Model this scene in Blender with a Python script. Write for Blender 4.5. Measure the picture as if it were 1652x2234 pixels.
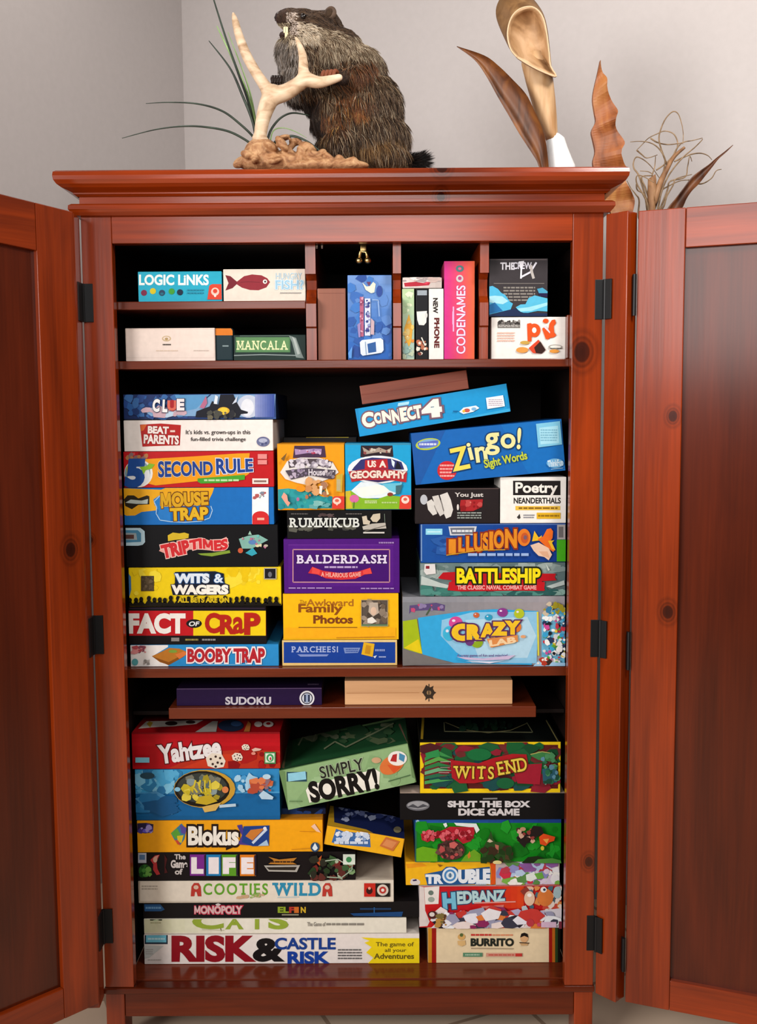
import bpy, bmesh, math, random
import numpy as np
from mathutils import Vector, Matrix

for _o in list(bpy.data.objects):
    bpy.data.objects.remove(_o)
S = bpy.context.scene
COL = S.collection

# ---------------------------------------------------------------- camera
CX, CD, CH, PITCH, YAW, ROLL, FPX = 0.0727, 2.0143, 1.3103, 0.0933, -0.0031, -0.0062, 2250.0
_cp, _sp, _cy, _sy = math.cos(PITCH), math.sin(PITCH), math.cos(YAW), math.sin(YAW)
FWD = Vector((_sy * _cp, _cy * _cp, -_sp))
_R = Vector((_cy, -_sy, 0)); _U = _R.cross(FWD)
RGT = math.cos(ROLL) * _R + math.sin(ROLL) * _U
UPV = -math.sin(ROLL) * _R + math.cos(ROLL) * _U
CAM = Vector((CX, -CD, CH))
cd = bpy.data.cameras.new('camera')
cd.sensor_fit = 'VERTICAL'; cd.sensor_height = 24.0
cd.lens = FPX / 2234.0 * 24.0
cd.clip_start = 0.05
cam = bpy.data.objects.new('camera', cd); COL.objects.link(cam)
cam.matrix_world = Matrix(((RGT.x, UPV.x, -FWD.x, CAM.x), (RGT.y, UPV.y, -FWD.y, CAM.y),
                           (RGT.z, UPV.z, -FWD.z, CAM.z), (0, 0, 0, 1)))
S.camera = cam

# ---------------------------------------------------------------- light and exposure
w = bpy.data.worlds.new('room_light'); S.world = w; w.use_nodes = True
w.node_tree.nodes['Background'].inputs[0].default_value = (1.0, 0.97, 0.94, 1)
w.node_tree.nodes['Background'].inputs[1].default_value = 0.075
def area(name, loc, target, sx, sy, power, col=(1, 1, 1)):
    l = bpy.data.lights.new(name, 'AREA'); l.shape = 'RECTANGLE'; l.size = sx; l.size_y = sy
    l.energy = power; l.color = col
    o = bpy.data.objects.new(name, l); COL.objects.link(o); o.location = loc
    o.rotation_euler = (Vector(target) - Vector(loc)).to_track_quat('-Z', 'Y').to_euler()
    return o
area('window_daylight', (-2.5, -2.7, 1.85), (0.1, 0.0, 0.8), 1.7, 1.4, 138, (1.0, 0.97, 0.94))
area('softbox', (-0.12, -2.5, 1.93), (-0.05, 0.0, 1.5), 1.25, 0.85, 20, (1.0, 0.97, 0.95))
area('ceiling_lamp', (0.85, -1.0, 2.5), (0.25, 0.0, 1.5), 0.35, 0.35, 19, (1.0, 0.95, 0.89))
area('added_fill_right', (0.9, -0.05, 3.0), (0.9, -0.05, 0.0), 0.3, 0.3, 6, (1.0, 0.94, 0.88))  # added overhead fill, brightens the floor and wall behind the right door
area('added_fill_left', (-0.5, 0.25, 2.9), (-0.5, 0.25, 0.0), 0.3, 0.3, 4, (1.0, 0.94, 0.88))  # added overhead fill for the left wall and the floor by the left door
S.view_settings.view_transform = 'Standard'
S.view_settings.look = 'None'
S.view_settings.exposure = 0.12
S.view_settings.gamma = 1.0
S.view_settings.use_curve_mapping = False
S.cycles.max_bounces = 6

# ---------------------------------------------------------------- helpers
def ray(px, py):
    return FWD + RGT * ((px - 826.0) / FPX) - UPV * ((py - 1117.0) / FPX)
def P(px, py, Y=0.0):
    "the point at depth Y seen at photo pixel (px, py)"
    d = ray(px, py)
    return CAM + d * ((Y - CAM.y) / d.y)
def lin(c):
    return tuple((v / 12.92 if v <= 0.04045 else ((v + 0.055) / 1.055) ** 2.4) for v in c)
def hexc(h):
    h = h.lstrip('#')
    if len(h) == 3: h = ''.join(a * 2 for a in h)
    return lin(tuple(int(h[i:i + 2], 16) / 255.0 for i in (0, 2, 4)))
_mats = {}
def bsdf(name, col, rough=0.5, spec=0.5, metal=0.0, coat=0.0):
    m = bpy.data.materials.new(name); m.use_nodes = True
    b = m.node_tree.nodes['Principled BSDF']
    b.inputs['Base Color'].default_value = (*col, 1)
    b.inputs['Roughness'].default_value = rough
    b.inputs['Specular IOR Level'].default_value = spec
    b.inputs['Metallic'].default_value = metal
    b.inputs['Coat Weight'].default_value = coat
    return m, m.node_tree, b
ALB = 0.88
def ink(h):
    "printed card in one colour, with a faint paper mottle"
    if h in _mats: return _mats[h]
    c = tuple(v * ALB for v in hexc(h))
    m, nt, b = bsdf('print_' + h.strip('#'), c, 0.38, 0.13)
    n = nt.nodes.new('ShaderNodeTexNoise'); n.inputs['Scale'].default_value = 90
    tc = nt.nodes.new('ShaderNodeTexCoord'); nt.links.new(tc.outputs['Object'], n.inputs['Vector'])
    mx = nt.nodes.new('ShaderNodeMix'); mx.data_type = 'RGBA'; mx.blend_type = 'MULTIPLY'
    mx.inputs[0].default_value = 0.18; mx.inputs[6].default_value = (*c, 1)
    nt.links.new(n.outputs['Fac'], mx.inputs[7]); nt.links.new(mx.outputs[2], b.inputs['Base Color'])
    b.inputs['Base Color'].default_value = (*c, 1)
    _mats[h] = m
    return m
def noise_mat(name, stops, scale=(30, 30, 30), rough=0.6, detail=5, spec=0.4, dist=0.0, bump=0.0, coat=0.0):
    m, nt, b = bsdf(name, (0.5, 0.5, 0.5), rough, spec, 0, coat)
    tc = nt.nodes.new('ShaderNodeTexCoord'); mp = nt.nodes.new('ShaderNodeMapping')
    mp.inputs['Scale'].default_value = scale
    n = nt.nodes.new('ShaderNodeTexNoise'); n.inputs['Scale'].default_value = 1.0
    n.inputs['Detail'].default_value = detail; n.inputs['Distortion'].default_value = dist
    r = nt.nodes.new('ShaderNodeValToRGB')
    while len(r.color_ramp.elements) < len(stops): r.color_ramp.elements.new(0.5)
    for e, (p, c) in zip(r.color_ramp.elements, stops):
        e.position = p; e.color = (*(hexc(c) if isinstance(c, str) else c), 1)
    nt.links.new(tc.outputs['Object'], mp.inputs['Vector']); nt.links.new(mp.outputs[0], n.inputs['Vector'])
    nt.links.new(n.outputs['Fac'], r.inputs[0]); nt.links.new(r.outputs[0], b.inputs['Base Color'])
    if bump:
        bp = nt.nodes.new('ShaderNodeBump'); bp.inputs['Strength'].default_value = bump; bp.inputs['Distance'].default_value = 0.004
        nt.links.new(n.outputs['Fac'], bp.inputs['Height']); nt.links.new(bp.outputs[0], b.inputs['Normal'])
    return m
def wood(name, axis, dark, light, seed=0.0, rough=0.2, coat=0.0, spec=0.5, knots=()):
    "stained pine: streaks along one axis, broad blotches, optional knots at (x, z, radius)"
    m, nt, b = bsdf(name, light, rough, spec, 0, coat)
    b.inputs['Coat Roughness'].default_value = 0.22
    N = nt.nodes.new; L = nt.links.new
    tc = N('ShaderNodeTexCoord')
    def nz(sc, detail, dist=0.0):
        mp = N('ShaderNodeMapping'); mp.inputs['Scale'].default_value = sc; mp.inputs['Location'].default_value = (seed, seed * 1.7, seed * 0.6)
        n = N('ShaderNodeTexNoise'); n.inputs['Scale'].default_value = 1; n.inputs['Detail'].default_value = detail; n.inputs['Distortion'].default_value = dist
        L(tc.outputs['Object'], mp.inputs['Vector']); L(mp.outputs[0], n.inputs['Vector']); return n
    fine = {'z': (190, 190, 5), 'x': (5, 190, 190), 'y': (190, 5, 190)}[axis]
    broad = {'z': (14, 14, 1.6), 'x': (1.6, 14, 14), 'y': (14, 1.6, 14)}[axis]
    a, c = nz(fine, 3, 0.3), nz(broad, 4, 0.8)
    mx = N('ShaderNodeMix'); mx.inputs[0].default_value = 0.72
    L(a.outputs['Fac'], mx.inputs[2]); L(c.outputs['Fac'], mx.inputs[3])
    r = N('ShaderNodeValToRGB')
    r.color_ramp.elements[0].position = 0.27; r.color_ramp.elements[0].color = (*dark, 1)
    r.color_ramp.elements[1].position = 0.73; r.color_ramp.elements[1].color = (*light, 1)
    L(mx.outputs[0], r.inputs[0]); out = r.outputs[0]
    for (kx, kz, kr) in knots:
        mp = N('ShaderNodeMapping'); mp.inputs['Scale'].default_value = (1, 0, 0.75 if axis == 'z' else 1)
        mp.inputs['Location'].default_value = (-kx, 0, -kz * (0.75 if axis == 'z' else 1))
        ln = N('ShaderNodeVectorMath'); ln.operation = 'LENGTH'
        L(tc.outputs['Object'], mp.inputs['Vector']); L(mp.outputs[0], ln.inputs[0])
        rr = N('ShaderNodeMapRange'); rr.inputs[1].default_value = 0; rr.inputs[2].default_value = kr * 2.2
        rr.inputs[3].default_value = 0; rr.inputs[4].default_value = 1
        L(ln.outputs['Value'], rr.inputs[0])
        kc = N('ShaderNodeValToRGB'); el = kc.color_ramp.elements
        el[0].position = 0; el[0].color = (0.16, 0.16, 0.16, 1)
        el[1].position = 1; el[1].color = (1, 1, 1, 1)
        for p_, v_ in ((0.36, 0.22), (0.44, 0.75), (0.56, 0.5), (0.66, 0.95), (0.8, 0.72)):
            e = el.new(p_); e.color = (v_, v_, v_, 1)
        L(rr.outputs[0], kc.inputs[0])
        mu = N('ShaderNodeMix'); mu.data_type = 'RGBA'; mu.blend_type = 'MULTIPLY'; mu.inputs[0].default_value = 1
        L(out, mu.inputs[6]); L(kc.outputs[0], mu.inputs[7]); out = mu.outputs[2]
    L(out, b.inputs['Base Color'])
    bp = N('ShaderNodeBump'); bp.inputs['Strength'].default_value = 0.06; bp.inputs['Distance'].default_value = 0.002
    L(a.outputs['Fac'], bp.inputs['Height']); L(bp.outputs[0], b.inputs['Normal'])
    return m

class MB:
    "collects shapes into one mesh"
    def __init__(s): s.v = []; s.f = []; s.mi = []; s.mats = []
    def mat(s, m):
        if m not in s.mats: s.mats.append(m)
        return s.mats.index(m)
    def add(s, verts, faces, m):
        b = len(s.v); i = s.mat(m)
        s.v += [tuple(x) for x in verts]
        for f in faces: s.f.append([b + k for k in f]); s.mi.append(i)
    def bm(s, bm, m):
        bm.verts.index_update()
        s.add([v.co for v in bm.verts], [[v.index for v in f.verts] for f in bm.faces], m); bm.free()
    def box(s, x0, x1, y0, y1, z0, z1, m, bev=0.0, xf=None):
        bm = bmesh.new()
        vs = [bm.verts.new((x, y, z)) for x in (x0, x1) for y in (y0, y1) for z in (z0, z1)]
        for f in ((0, 1, 3, 2), (4, 6, 7, 5), (0, 4, 5, 1), (2, 3, 7, 6), (0, 2, 6, 4), (1, 5, 7, 3)):
            bm.faces.new([vs[i] for i in f])
        bmesh.ops.recalc_face_normals(bm, faces=bm.faces)
        if bev: bmesh.ops.bevel(bm, geom=bm.edges[:] + bm.verts[:], offset=bev, segments=2, affect='EDGES', profile=0.5)
        if xf is not None: bmesh.ops.transform(bm, matrix=xf, verts=bm.verts)
        s.bm(bm, m)
    def tube(s, pts, rad, m, n=8, cap=True):
        pts = [Vector(p) for p in pts]
        rad = rad if isinstance(rad, (list, tuple)) else [rad] * len(pts)
        vs, fs = [], []
        t0 = (pts[1] - pts[0]).normalized()
        u = t0.orthogonal().normalized()
        for i, p in enumerate(pts):
            t = (pts[min(i + 1, len(pts) - 1)] - pts[max(i - 1, 0)]).normalized()
            u = (u - t * u.dot(t)).normalized(); q = t.cross(u)
            for k in range(n):
                a = 2 * math.pi * k / n
                vs.append(p + (u * math.cos(a) + q * math.sin(a)) * rad[i])
        for i in range(len(pts) - 1):
            for k in range(n):
                fs.append((i * n + k, i * n + (k + 1) % n, (i + 1) * n + (k + 1) % n, (i + 1) * n + k))
        if cap: fs += [tuple(range(n - 1, -1, -1)), tuple(range((len(pts) - 1) * n, len(pts) * n))]
        s.add(vs, fs, m)
    def ball(s, c, r, m, seg=16, rings=10, rot=None):
        r = r if isinstance(r, (tuple, list)) else (r, r, r)
        bm = bmesh.new(); bmesh.ops.create_uvsphere(bm, u_segments=seg, v_segments=rings, radius=1)
        mt = Matrix.Translation(c) @ (rot.to_4x4() if rot is not None else Matrix.Identity(4)) @ Matrix.Diagonal((*r, 1))
        bmesh.ops.transform(bm, matrix=mt, verts=bm.verts); s.bm(bm, m)
    def build(s, name, parent=None, smooth=False, loc=None):
        me = bpy.data.meshes.new(name); me.from_pydata(s.v, [], s.f)
        for m in s.mats: me.materials.append(m)
        me.polygons.foreach_set('material_index', s.mi)
        if smooth: me.polygons.foreach_set('use_smooth', [True] * len(me.polygons))
        me.update()
        o = bpy.data.objects.new(name, me); COL.objects.link(o)
        if parent is not None: o.parent = parent
        if loc is not None: o.location = loc
        return o
def tag(o, label, cat, group=None, kind=None):
    if label: o['label'] = label
    if cat: o['category'] = cat
    if group: o['group'] = group
    if kind: o['kind'] = kind
    return o
def empty(name, loc=(0, 0, 0), rotz=0.0):
    o = bpy.data.objects.new(name, None); COL.objects.link(o); o.location = loc; o.rotation_euler = (0, 0, rotz)
    o.empty_display_size = 0.05
    return o
def smooth_line(pts, n=6):
    "Catmull-Rom through points"
    pts = [Vector(p) for p in pts]; out = []
    for i in range(len(pts) - 1):
        p0, p1, p2, p3 = pts[max(i - 1, 0)], pts[i], pts[i + 1], pts[min(i + 2, len(pts) - 1)]
        for k in range(n):
            t = k / n
            out.append(0.5 * ((2 * p1) + (p2 - p0) * t + (2 * p0 - 5 * p1 + 4 * p2 - p3) * t * t + (3 * p1 - p0 - 3 * p2 + p3) * t ** 3))
    out.append(pts[-1]); return out
# ---------------------------------------------------------------- the room
WANG = math.radians(25)
CORNER = P(400.5, 200, 1.22); CORNER.z = 0
WH = 2.75
wall_paint = noise_mat('wall_paint', [(0.3, '#b5aeac'), (0.7, '#b8b1af')], (60, 60, 60), 0.85, 3, 0.2, 0, 0.0)
floor_m, nt, b = bsdf('floor_tile', hexc('#b9b0a6'), 0.45, 0.4)
tc = nt.nodes.new('ShaderNodeTexCoord'); mp = nt.nodes.new('ShaderNodeMapping'); mp.inputs['Rotation'].default_value = (0, 0, math.radians(-25))
br = nt.nodes.new('ShaderNodeTexBrick'); br.offset = 0.0; br.inputs['Scale'].default_value = 1.0
br.inputs['Color1'].default_value = (*hexc('#d6bea6'), 1); br.inputs['Color2'].default_value = (*hexc('#ceb49c'), 1); br.inputs['Mortar'].default_value = (*hexc('#a08670'), 1)
br.inputs['Brick Width'].default_value = 0.42; br.inputs['Row Height'].default_value = 0.42; br.inputs['Mortar Size'].default_value = 0.005
nz_ = nt.nodes.new('ShaderNodeTexNoise'); nz_.inputs['Scale'].default_value = 14; nz_.inputs['Detail'].default_value = 6
mx = nt.nodes.new('ShaderNodeMix'); mx.data_type = 'RGBA'; mx.blend_type = 'MULTIPLY'; mx.inputs[0].default_value = 0.3
nt.links.new(tc.outputs['Object'], mp.inputs[0]); nt.links.new(mp.outputs[0], br.inputs['Vector']); nt.links.new(br.outputs['Color'], mx.inputs[6])
nt.links.new(nz_.outputs['Fac'], mx.inputs[7]); nt.links.new(mx.outputs[2], b.inputs['Base Color'])
def wall(name, ang, length, t=0.1, side=1):
    d = Vector((math.cos(ang), math.sin(ang), 0)); n = Vector((-d.y, d.x, 0)) * side
    a, b_ = CORNER - d * 0.0, CORNER + d * length
    q = [a, b_, b_ + n * t, a + n * t]
    m = MB(); vs = [v + Vector((0, 0, z)) for z in (0, WH) for v in q]
    m.add(vs, [(0, 1, 5, 4), (1, 2, 6, 5), (2, 3, 7, 6), (3, 0, 4, 7), (4, 5, 6, 7), (3, 2, 1, 0)], wall_paint)
    o = m.build(name); o['kind'] = 'structure'; o['label'] = {'wall_back': 'pale grey painted wall behind the cabinet', 'wall_left': 'grey painted wall left of the room corner'}[name]
    return o
wall('wall_back', -WANG, 3.6, side=1)
wall('wall_left', -WANG - math.pi / 2, 2.4, side=-1)
m = MB(); m.box(-3.5, 4.0, -4.5, 2.2, -0.05, 0.0, floor_m); o = m.build('floor'); o['kind'] = 'structure'; o['label'] = 'beige stone tile floor under the cabinet'

# ---------------------------------------------------------------- the cabinet
DK, LT = (0.074, 0.008, 0.001), (0.32, 0.038, 0.003)
kn = lambda px, py, r, Y=0.0: (P(px, py, Y).x, P(px, py, Y).z, r)
WV = wood('red_pine_upright', 'z', DK, LT, 0.0, knots=[kn(1270, 768, 0.017), kn(1285, 1880, 0.009), kn(197, 1178, 0.006)])
WHZ = wood('red_pine_cross', 'x', DK, LT, 3.1, knots=[kn(962, 375, 0.012), kn(962, 430, 0.009)])
WB = wood('red_pine_base_shaded', 'x', (0.035, 0.0045, 0.001), (0.14, 0.018, 0.0025), 9.4, spec=0.35)  # shade low on the cabinet painted in as a darker copy of the pine
WP = wood('red_pine_panel', 'z', (0.035, 0.005, 0.0014), (0.11, 0.0145, 0.003), 7.7, rough=0.2, spec=0.42)
WS = wood('red_pine_shelf', 'x', (0.06, 0.009, 0.003), (0.16, 0.026, 0.0075), 5.2, spec=0.35)
DARK = wood('shade_dark_interior', 'z', (0.004, 0.0014, 0.0009), (0.009, 0.003, 0.0018), 2.2, rough=0.6, coat=0.0, spec=0.2)  # darkness of the unlit interior put into a near-black wood colour
IRON, _, _ = bsdf('black_iron', (0.012, 0.012, 0.013), 0.45, 0.5, 0.6)
BRASS, _, _ = bsdf('brass', (0.62, 0.42, 0.17), 0.32, 0.5, 1.0)
NICKEL, _, _ = bsdf('nickel', (0.65, 0.62, 0.58), 0.3, 0.5, 1.0)
DEP = 0.50
HW = 0.5; IN = 0.4416; LN = 0.458
Z = lambda py, Y=0.0, px=745: P(px, py, Y).z
cab = tag(empty('armoire', (0, DEP / 2, 0)), 'tall red-stained pine armoire with open doors and shelves full of games', 'cabinet')
def cb(mb, name, smooth=False, parent=None, label=None):
    if parent is None:
        for i, v in enumerate(mb.v): mb.v[i] = (v[0], v[1] - DEP / 2, v[2])
    o = mb.build(name, parent or cab, smooth)
    if label: o['label'] = label
    return o
z_cr_t = Z(366, -0.04); z_cr_b = Z(417, -0.006); z_fr = Z(441, -0.005); z_mo_b = Z(465, -0.016)
z_open_t = Z(528); z_fl = Z(2150); z_rail_b = Z(2218)
def ringed(mb, prof, mat_, capt=True):
    vs, fs = [], []
    for o_, z in prof:
        vs += [(-HW - o_, -o_, z), (HW + o_, -o_, z), (HW + o_, DEP, z), (-HW - o_, DEP, z)]
    n = len(prof)
    for i in range(n - 1):
        for k in range(4):
            fs.append((i * 4 + k, (i + 1) * 4 + k, (i + 1) * 4 + (k + 1) % 4, i * 4 + (k + 1) % 4))
    fs += [(0, 1, 2, 3), ((n - 1) * 4 + 3, (n - 1) * 4 + 2, (n - 1) * 4 + 1, (n - 1) * 4)]
    mb.add(vs, fs, mat_)
m = MB()
zt = z_cr_t; s_ = 0.00092
pr = [(0.034, zt), (0.0385, zt - 0.003), (0.0395, zt - 0.010), (0.0385, zt - 0.017), (0.034, zt - 0.024), (0.027, zt - 0.029),
      (0.017, zt - 0.033), (0.010, zt - 0.036), (0.010, zt - 0.0385), (0.008, zt - 0.039), (0.004, zt - 0.042), (0.0022, z_cr_b)]
ringed(m, pr, WHZ); cb(m, 'cornice')
m = MB(); ringed(m, [(0.001, z_cr_b), (0.001, z_fr)], WHZ); cb(m, 'frieze')
zm = z_fr
ringed_p = [(0.004, zm), (0.013, zm - 0.0015), (0.018, zm - 0.005), (0.0185, zm - 0.012), (0.015, zm - 0.017), (0.010, z_mo_b), (0.001, z_mo_b - 0.001)]
m = MB(); ringed(m, ringed_p, WHZ); cb(m, 'moulding')
z_st = z_mo_b - 0.0005
for sx in (-1, 1):
    m = MB(); a, b_ = sorted((sx * HW, sx * IN)); m.box(a, b_, 0, 0.024, z_fl - 0.002, z_st, WV, 0.0012); cb(m, 'stile')
    m = MB(); a, b_ = sorted((sx * HW, sx * (HW - 0.02))); m.box(a, b_, 0.0245, DEP, z_rail_b, z_st, WV)
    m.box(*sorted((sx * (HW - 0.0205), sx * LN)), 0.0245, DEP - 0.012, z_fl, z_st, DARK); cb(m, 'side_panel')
    m = MB(); a, b_ = sorted((sx * HW, sx * 0.462)); m.box(a, b_, 0.001, 0.06, 0.0, z_fl - 0.016, WV, 0.0015); cb(m, 'foot'); m = MB(); m.box(a, b_, DEP - 0.06, DEP, 0.0, z_rail_b - 0.002, WV, 0.0015); cb(m, 'foot')
m = MB(); m.box(-IN + 0.0004, IN - 0.0004, 0, 0.024, z_open_t, z_st, WHZ, 0.001); cb(m, 'top_rail')
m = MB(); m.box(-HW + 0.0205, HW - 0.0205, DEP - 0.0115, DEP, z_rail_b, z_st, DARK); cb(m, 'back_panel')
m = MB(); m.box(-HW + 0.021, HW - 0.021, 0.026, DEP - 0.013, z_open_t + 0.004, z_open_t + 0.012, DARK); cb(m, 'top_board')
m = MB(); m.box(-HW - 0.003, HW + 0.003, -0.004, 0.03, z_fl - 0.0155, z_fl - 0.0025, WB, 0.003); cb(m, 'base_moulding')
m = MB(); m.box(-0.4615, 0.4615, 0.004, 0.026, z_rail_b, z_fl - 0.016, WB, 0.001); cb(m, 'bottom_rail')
SHY = 0.03
m = MB(); m.box(-LN + 0.001, LN - 0.001, 0.026, DEP - 0.013, z_fl - 0.02, z_fl, WS, 0.001); cb(m, 'shelf')
def shelf(y0, y1, x0, x1, Y=SHY, name='shelf'):
    zt, zb = Z(y0, Y), Z(y1, Y)
    m = MB(); m.box(x0, x1, Y, DEP - 0.013, zb, zt, WS, 0.0015); cb(m, name); return zt
zB = shelf(785, 803, -LN + 0.0005, LN - 0.0005)
zC = shelf(1457, 1477, -LN + 0.0005, LN - 0.0005, 0.045)
xd = [P(668, 700, SHY).x, P(690, 700, SHY).x, P(858, 700, SHY).x, P(875.5, 700, SHY).x, P(1047, 700, SHY).x, P(1066, 700, SHY).x]
zA = shelf(655, 673, -LN + 0.0005, xd[0] - 0.0004)
zD = shelf(1543, 1567, P(368, 1555, 0.06).x, P(1170, 1555, 0.06).x, 0.06, 'pull_out_tray')
for sx in (-1, 1):   # runners the tray slides on
    xe = P(368 if sx < 0 else 1170, 1555, 0.06).x
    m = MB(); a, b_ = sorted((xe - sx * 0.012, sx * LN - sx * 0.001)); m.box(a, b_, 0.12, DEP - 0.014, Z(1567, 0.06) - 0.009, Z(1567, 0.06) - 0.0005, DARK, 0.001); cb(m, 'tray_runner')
# pigeon-hole dividers with a scooped front edge
zo = z_open_t + 0.0035
for k in range(3):
    a, b_ = xd[2 * k], xd[2 * k + 1]
    zs = [zo, Z(597, 0.026), Z(599, 0.04), Z(612, 0.054), Z(632, 0.056), Z(648, 0.05), Z(658, 0.037), Z(662, 0.032), Z(712, 0.032), Z(716, 0.038), zB + 0.0005]
    ys = [0.026, 0.026, 0.04, 0.054, 0.056, 0.05, 0.037, 0.032, 0.032, 0.038, 0.038]
    prof = list(zip(ys, zs)); n = len(prof)
    vs = [(x, y, z) for x in (a, b_) for y, z in prof] + [(x, DEP - 0.014, z) for x in (a, b_) for z in zs]
    fs = []
    for i in range(n - 1):
        fs += [(i, i + 1, n + i + 1, n + i), (2 * n + i, 2 * n + i + 1, i + 1, i), (n + i, n + i + 1, 3 * n + i + 1, 3 * n + i)]
    fs += [(0, n, 3 * n, 2 * n), (n - 1, 3 * n - 1, 4 * n - 1, 2 * n - 1), tuple(2 * n + i for i in range(n)) + tuple(3 * n + i for i in range(n - 1, -1, -1))]
    m = MB(); m.add(vs, fs, WV); cb(m, 'divider')
m = MB(); m.box(P(1237.5, 735, 0.032).x, LN - 0.0008, 0.032, 0.05, zB + 0.0005, Z(690, 0.032), WV, 0.001); cb(m, 'cleat')
m = MB()
for px in (691, 702.5): c = P(px, 540, 0.05); m.tube([c, c + Vector((0, 0, zo - c.z + 0.004))], 0.0028, NICKEL, 10); m.ball(c, 0.003, NICKEL, 10, 6)
cb(m, 'catch_pin', True, label='pair of small nickel pins under the top rail')
m = MB(); c = P(793, 556, 0.06)
m.box(c.x - 0.006, c.x + 0.006, c.y, c.y + 0.02, c.z + 0.004, zo + 0.004, BRASS, 0.001)
for dx in (-0.0085, 0.0085): m.ball(c + Vector((dx, 0, -0.011)), 0.0066, BRASS)
m.tube([c + Vector((-0.0085, 0, -0.011)), c + Vector((-0.006, 0, 0.006)), c + Vector((0.006, 0, 0.006)), c + Vector((0.0085, 0, -0.011))], 0.0034, BRASS, 10)
cb(m, 'door_catch', True, label='brass double-ball door catch')

# folding strips, doors and hinges
zdt, zdb = Z(463, -0.02, 1340), Z(2166, 0.0, 1304)
def strip(origin, ang, wd, th, sgn):
    "narrow hinged leaf; origin on the cabinet edge, ang measured from +x"
    mtx = Matrix.Translation((origin[0], origin[1] - DEP / 2, 0)) @ Matrix.Rotation(ang, 4, 'Z')
    m = MB(); a, b_ = (0, th) if sgn > 0 else (-th, 0)
    m.box(0, wd, a, b_, zdb, zdt, WV, 0.0015); o = m.build('folding_strip', cab); o.matrix_local = mtx; return o
strip((0.5045, -0.001), math.radians(-47), 0.049, 0.031, 1)
strip((-0.5016, -0.003), math.radians(-87), 0.044, 0.026, -1)
def door(name, origin, ang, wd, zb, zt, stile, trail, brail, knots, shear=0.0, side=1):
    "framed door; local x runs from the hinge, the inner face looks to local -y (or +y when side is -1)"
    wv = wood(name + '_upright', 'z', DK, LT, 11.0 + ang, knots=knots); wx = wood(name + '_cross', 'x', DK, LT, 15.0 + ang)
    if side < 0: wv2, wx2 = wv, wx
    d = empty('door'); d.parent = cab; d.location = (origin[0], origin[1] - DEP / 2, 0); d.rotation_euler = (0, 0, ang)
    def yy(a, b_): return (a, b_) if side > 0 else (-b_, -a)
    def put(nm, x0, x1, y, z0, z1, mt, bev):
        m = MB(); m.box(x0, x1, *yy(*y), z0, z1, mt, bev)
        if shear: m.v = [(x, y_, z + shear * x) for x, y_, z in m.v]
        o = m.build(nm, d); return o
    put('stile', 0, stile, (0, 0.024), zb, zt, wv, 0.0015); put('stile', wd - stile, wd, (0, 0.024), zb, zt, wv, 0.0015)
    put('rail', stile + 0.0004, wd - stile - 0.0004, (0.0003, 0.0237), zt - trail, zt, wx, 0.0015)
    put('rail', stile + 0.0004, wd - stile - 0.0004, (0.0003, 0.0237), zb, zb + brail, wx, 0.0015)
    put('panel', stile - 0.004, wd - stile + 0.004, (0.011, 0.018), zb + brail - 0.004, zt - trail + 0.004, WP, 0.0)
    return d
ar = math.radians(-21)
dr = door('right_door', (0.5595, -0.028), ar, 0.45, Z(2186, -0.028, 1367), Z(460, -0.028, 1390), 0.086, 0.073, 0.062,
          [(0.068, P(1450, 1335, -0.05).z, 0.011), (0.07, P(1460, 908, -0.05).z, 0.009)])
al = math.radians(180 + 51)
dl = door('left_door', (-0.4985, -0.053), al, 0.45, Z(2189, -0.053, 219), Z(462, -0.053, 158), 0.079, 0.085, 0.062,
          [(0.03, P(150, 1200, -0.08).z, 0.012)], shear=0.065, side=-1)
def hinge(cx, cy, z0, z1, a1, a2, w1=0.02, w2=0.02):
    m = MB()
    for a, wd in ((a1, w1), (a2, w2)):
        m.box(0.001, wd, -0.0035, -0.0005, z0, z1, IRON, 0.0006, Matrix.Translation((cx, cy, 0)) @ Matrix.Rotation(a, 4, 'Z'))
    m.tube([(cx, cy - 0.003, z0), (cx, cy - 0.003, z1)], 0.0034, IRON, 10)
    cb(m, 'hinge')
for y0, y1 in ((610, 697), (1352, 1433), (1997, 2073)):
    hinge(0.5035, -0.002, Z(y1, 0, 1315), Z(y0, 0, 1315), math.pi, math.radians(-47), 0.018, 0.017)
for y0, y1 in ((615, 700), (1349, 1434), (1998, 2073)):
    m = MB(); z0, z1 = Z(y1, -0.03, 180), Z(y0, -0.03, 180)
    m.box(-0.5, -0.4805, -0.0035, -0.0003, z0, z1, IRON, 0.0006); m.box(-0.5008, -0.4978, -0.036, -0.004, z0, z1, IRON, 0.0006)
    m.tube([(-0.4995, -0.0045, z0), (-0.4995, -0.0045, z1)], 0.0034, IRON, 10); cb(m, 'hinge')
for y0, y1 in ((600, 690), (1376, 1458), (2040, 2112)):
    m = MB(); z0, z1 = Z(y1, -0.02, 1372), Z(y0, -0.02, 1372)
    m.box(0.5505, 0.5535, -0.03, -0.024, z0, z1, IRON, 0.0006); m.tube([(0.5535, -0.032, z0), (0.5535, -0.032, z1)], 0.0036, IRON, 10); cb(m, 'hinge')
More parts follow.
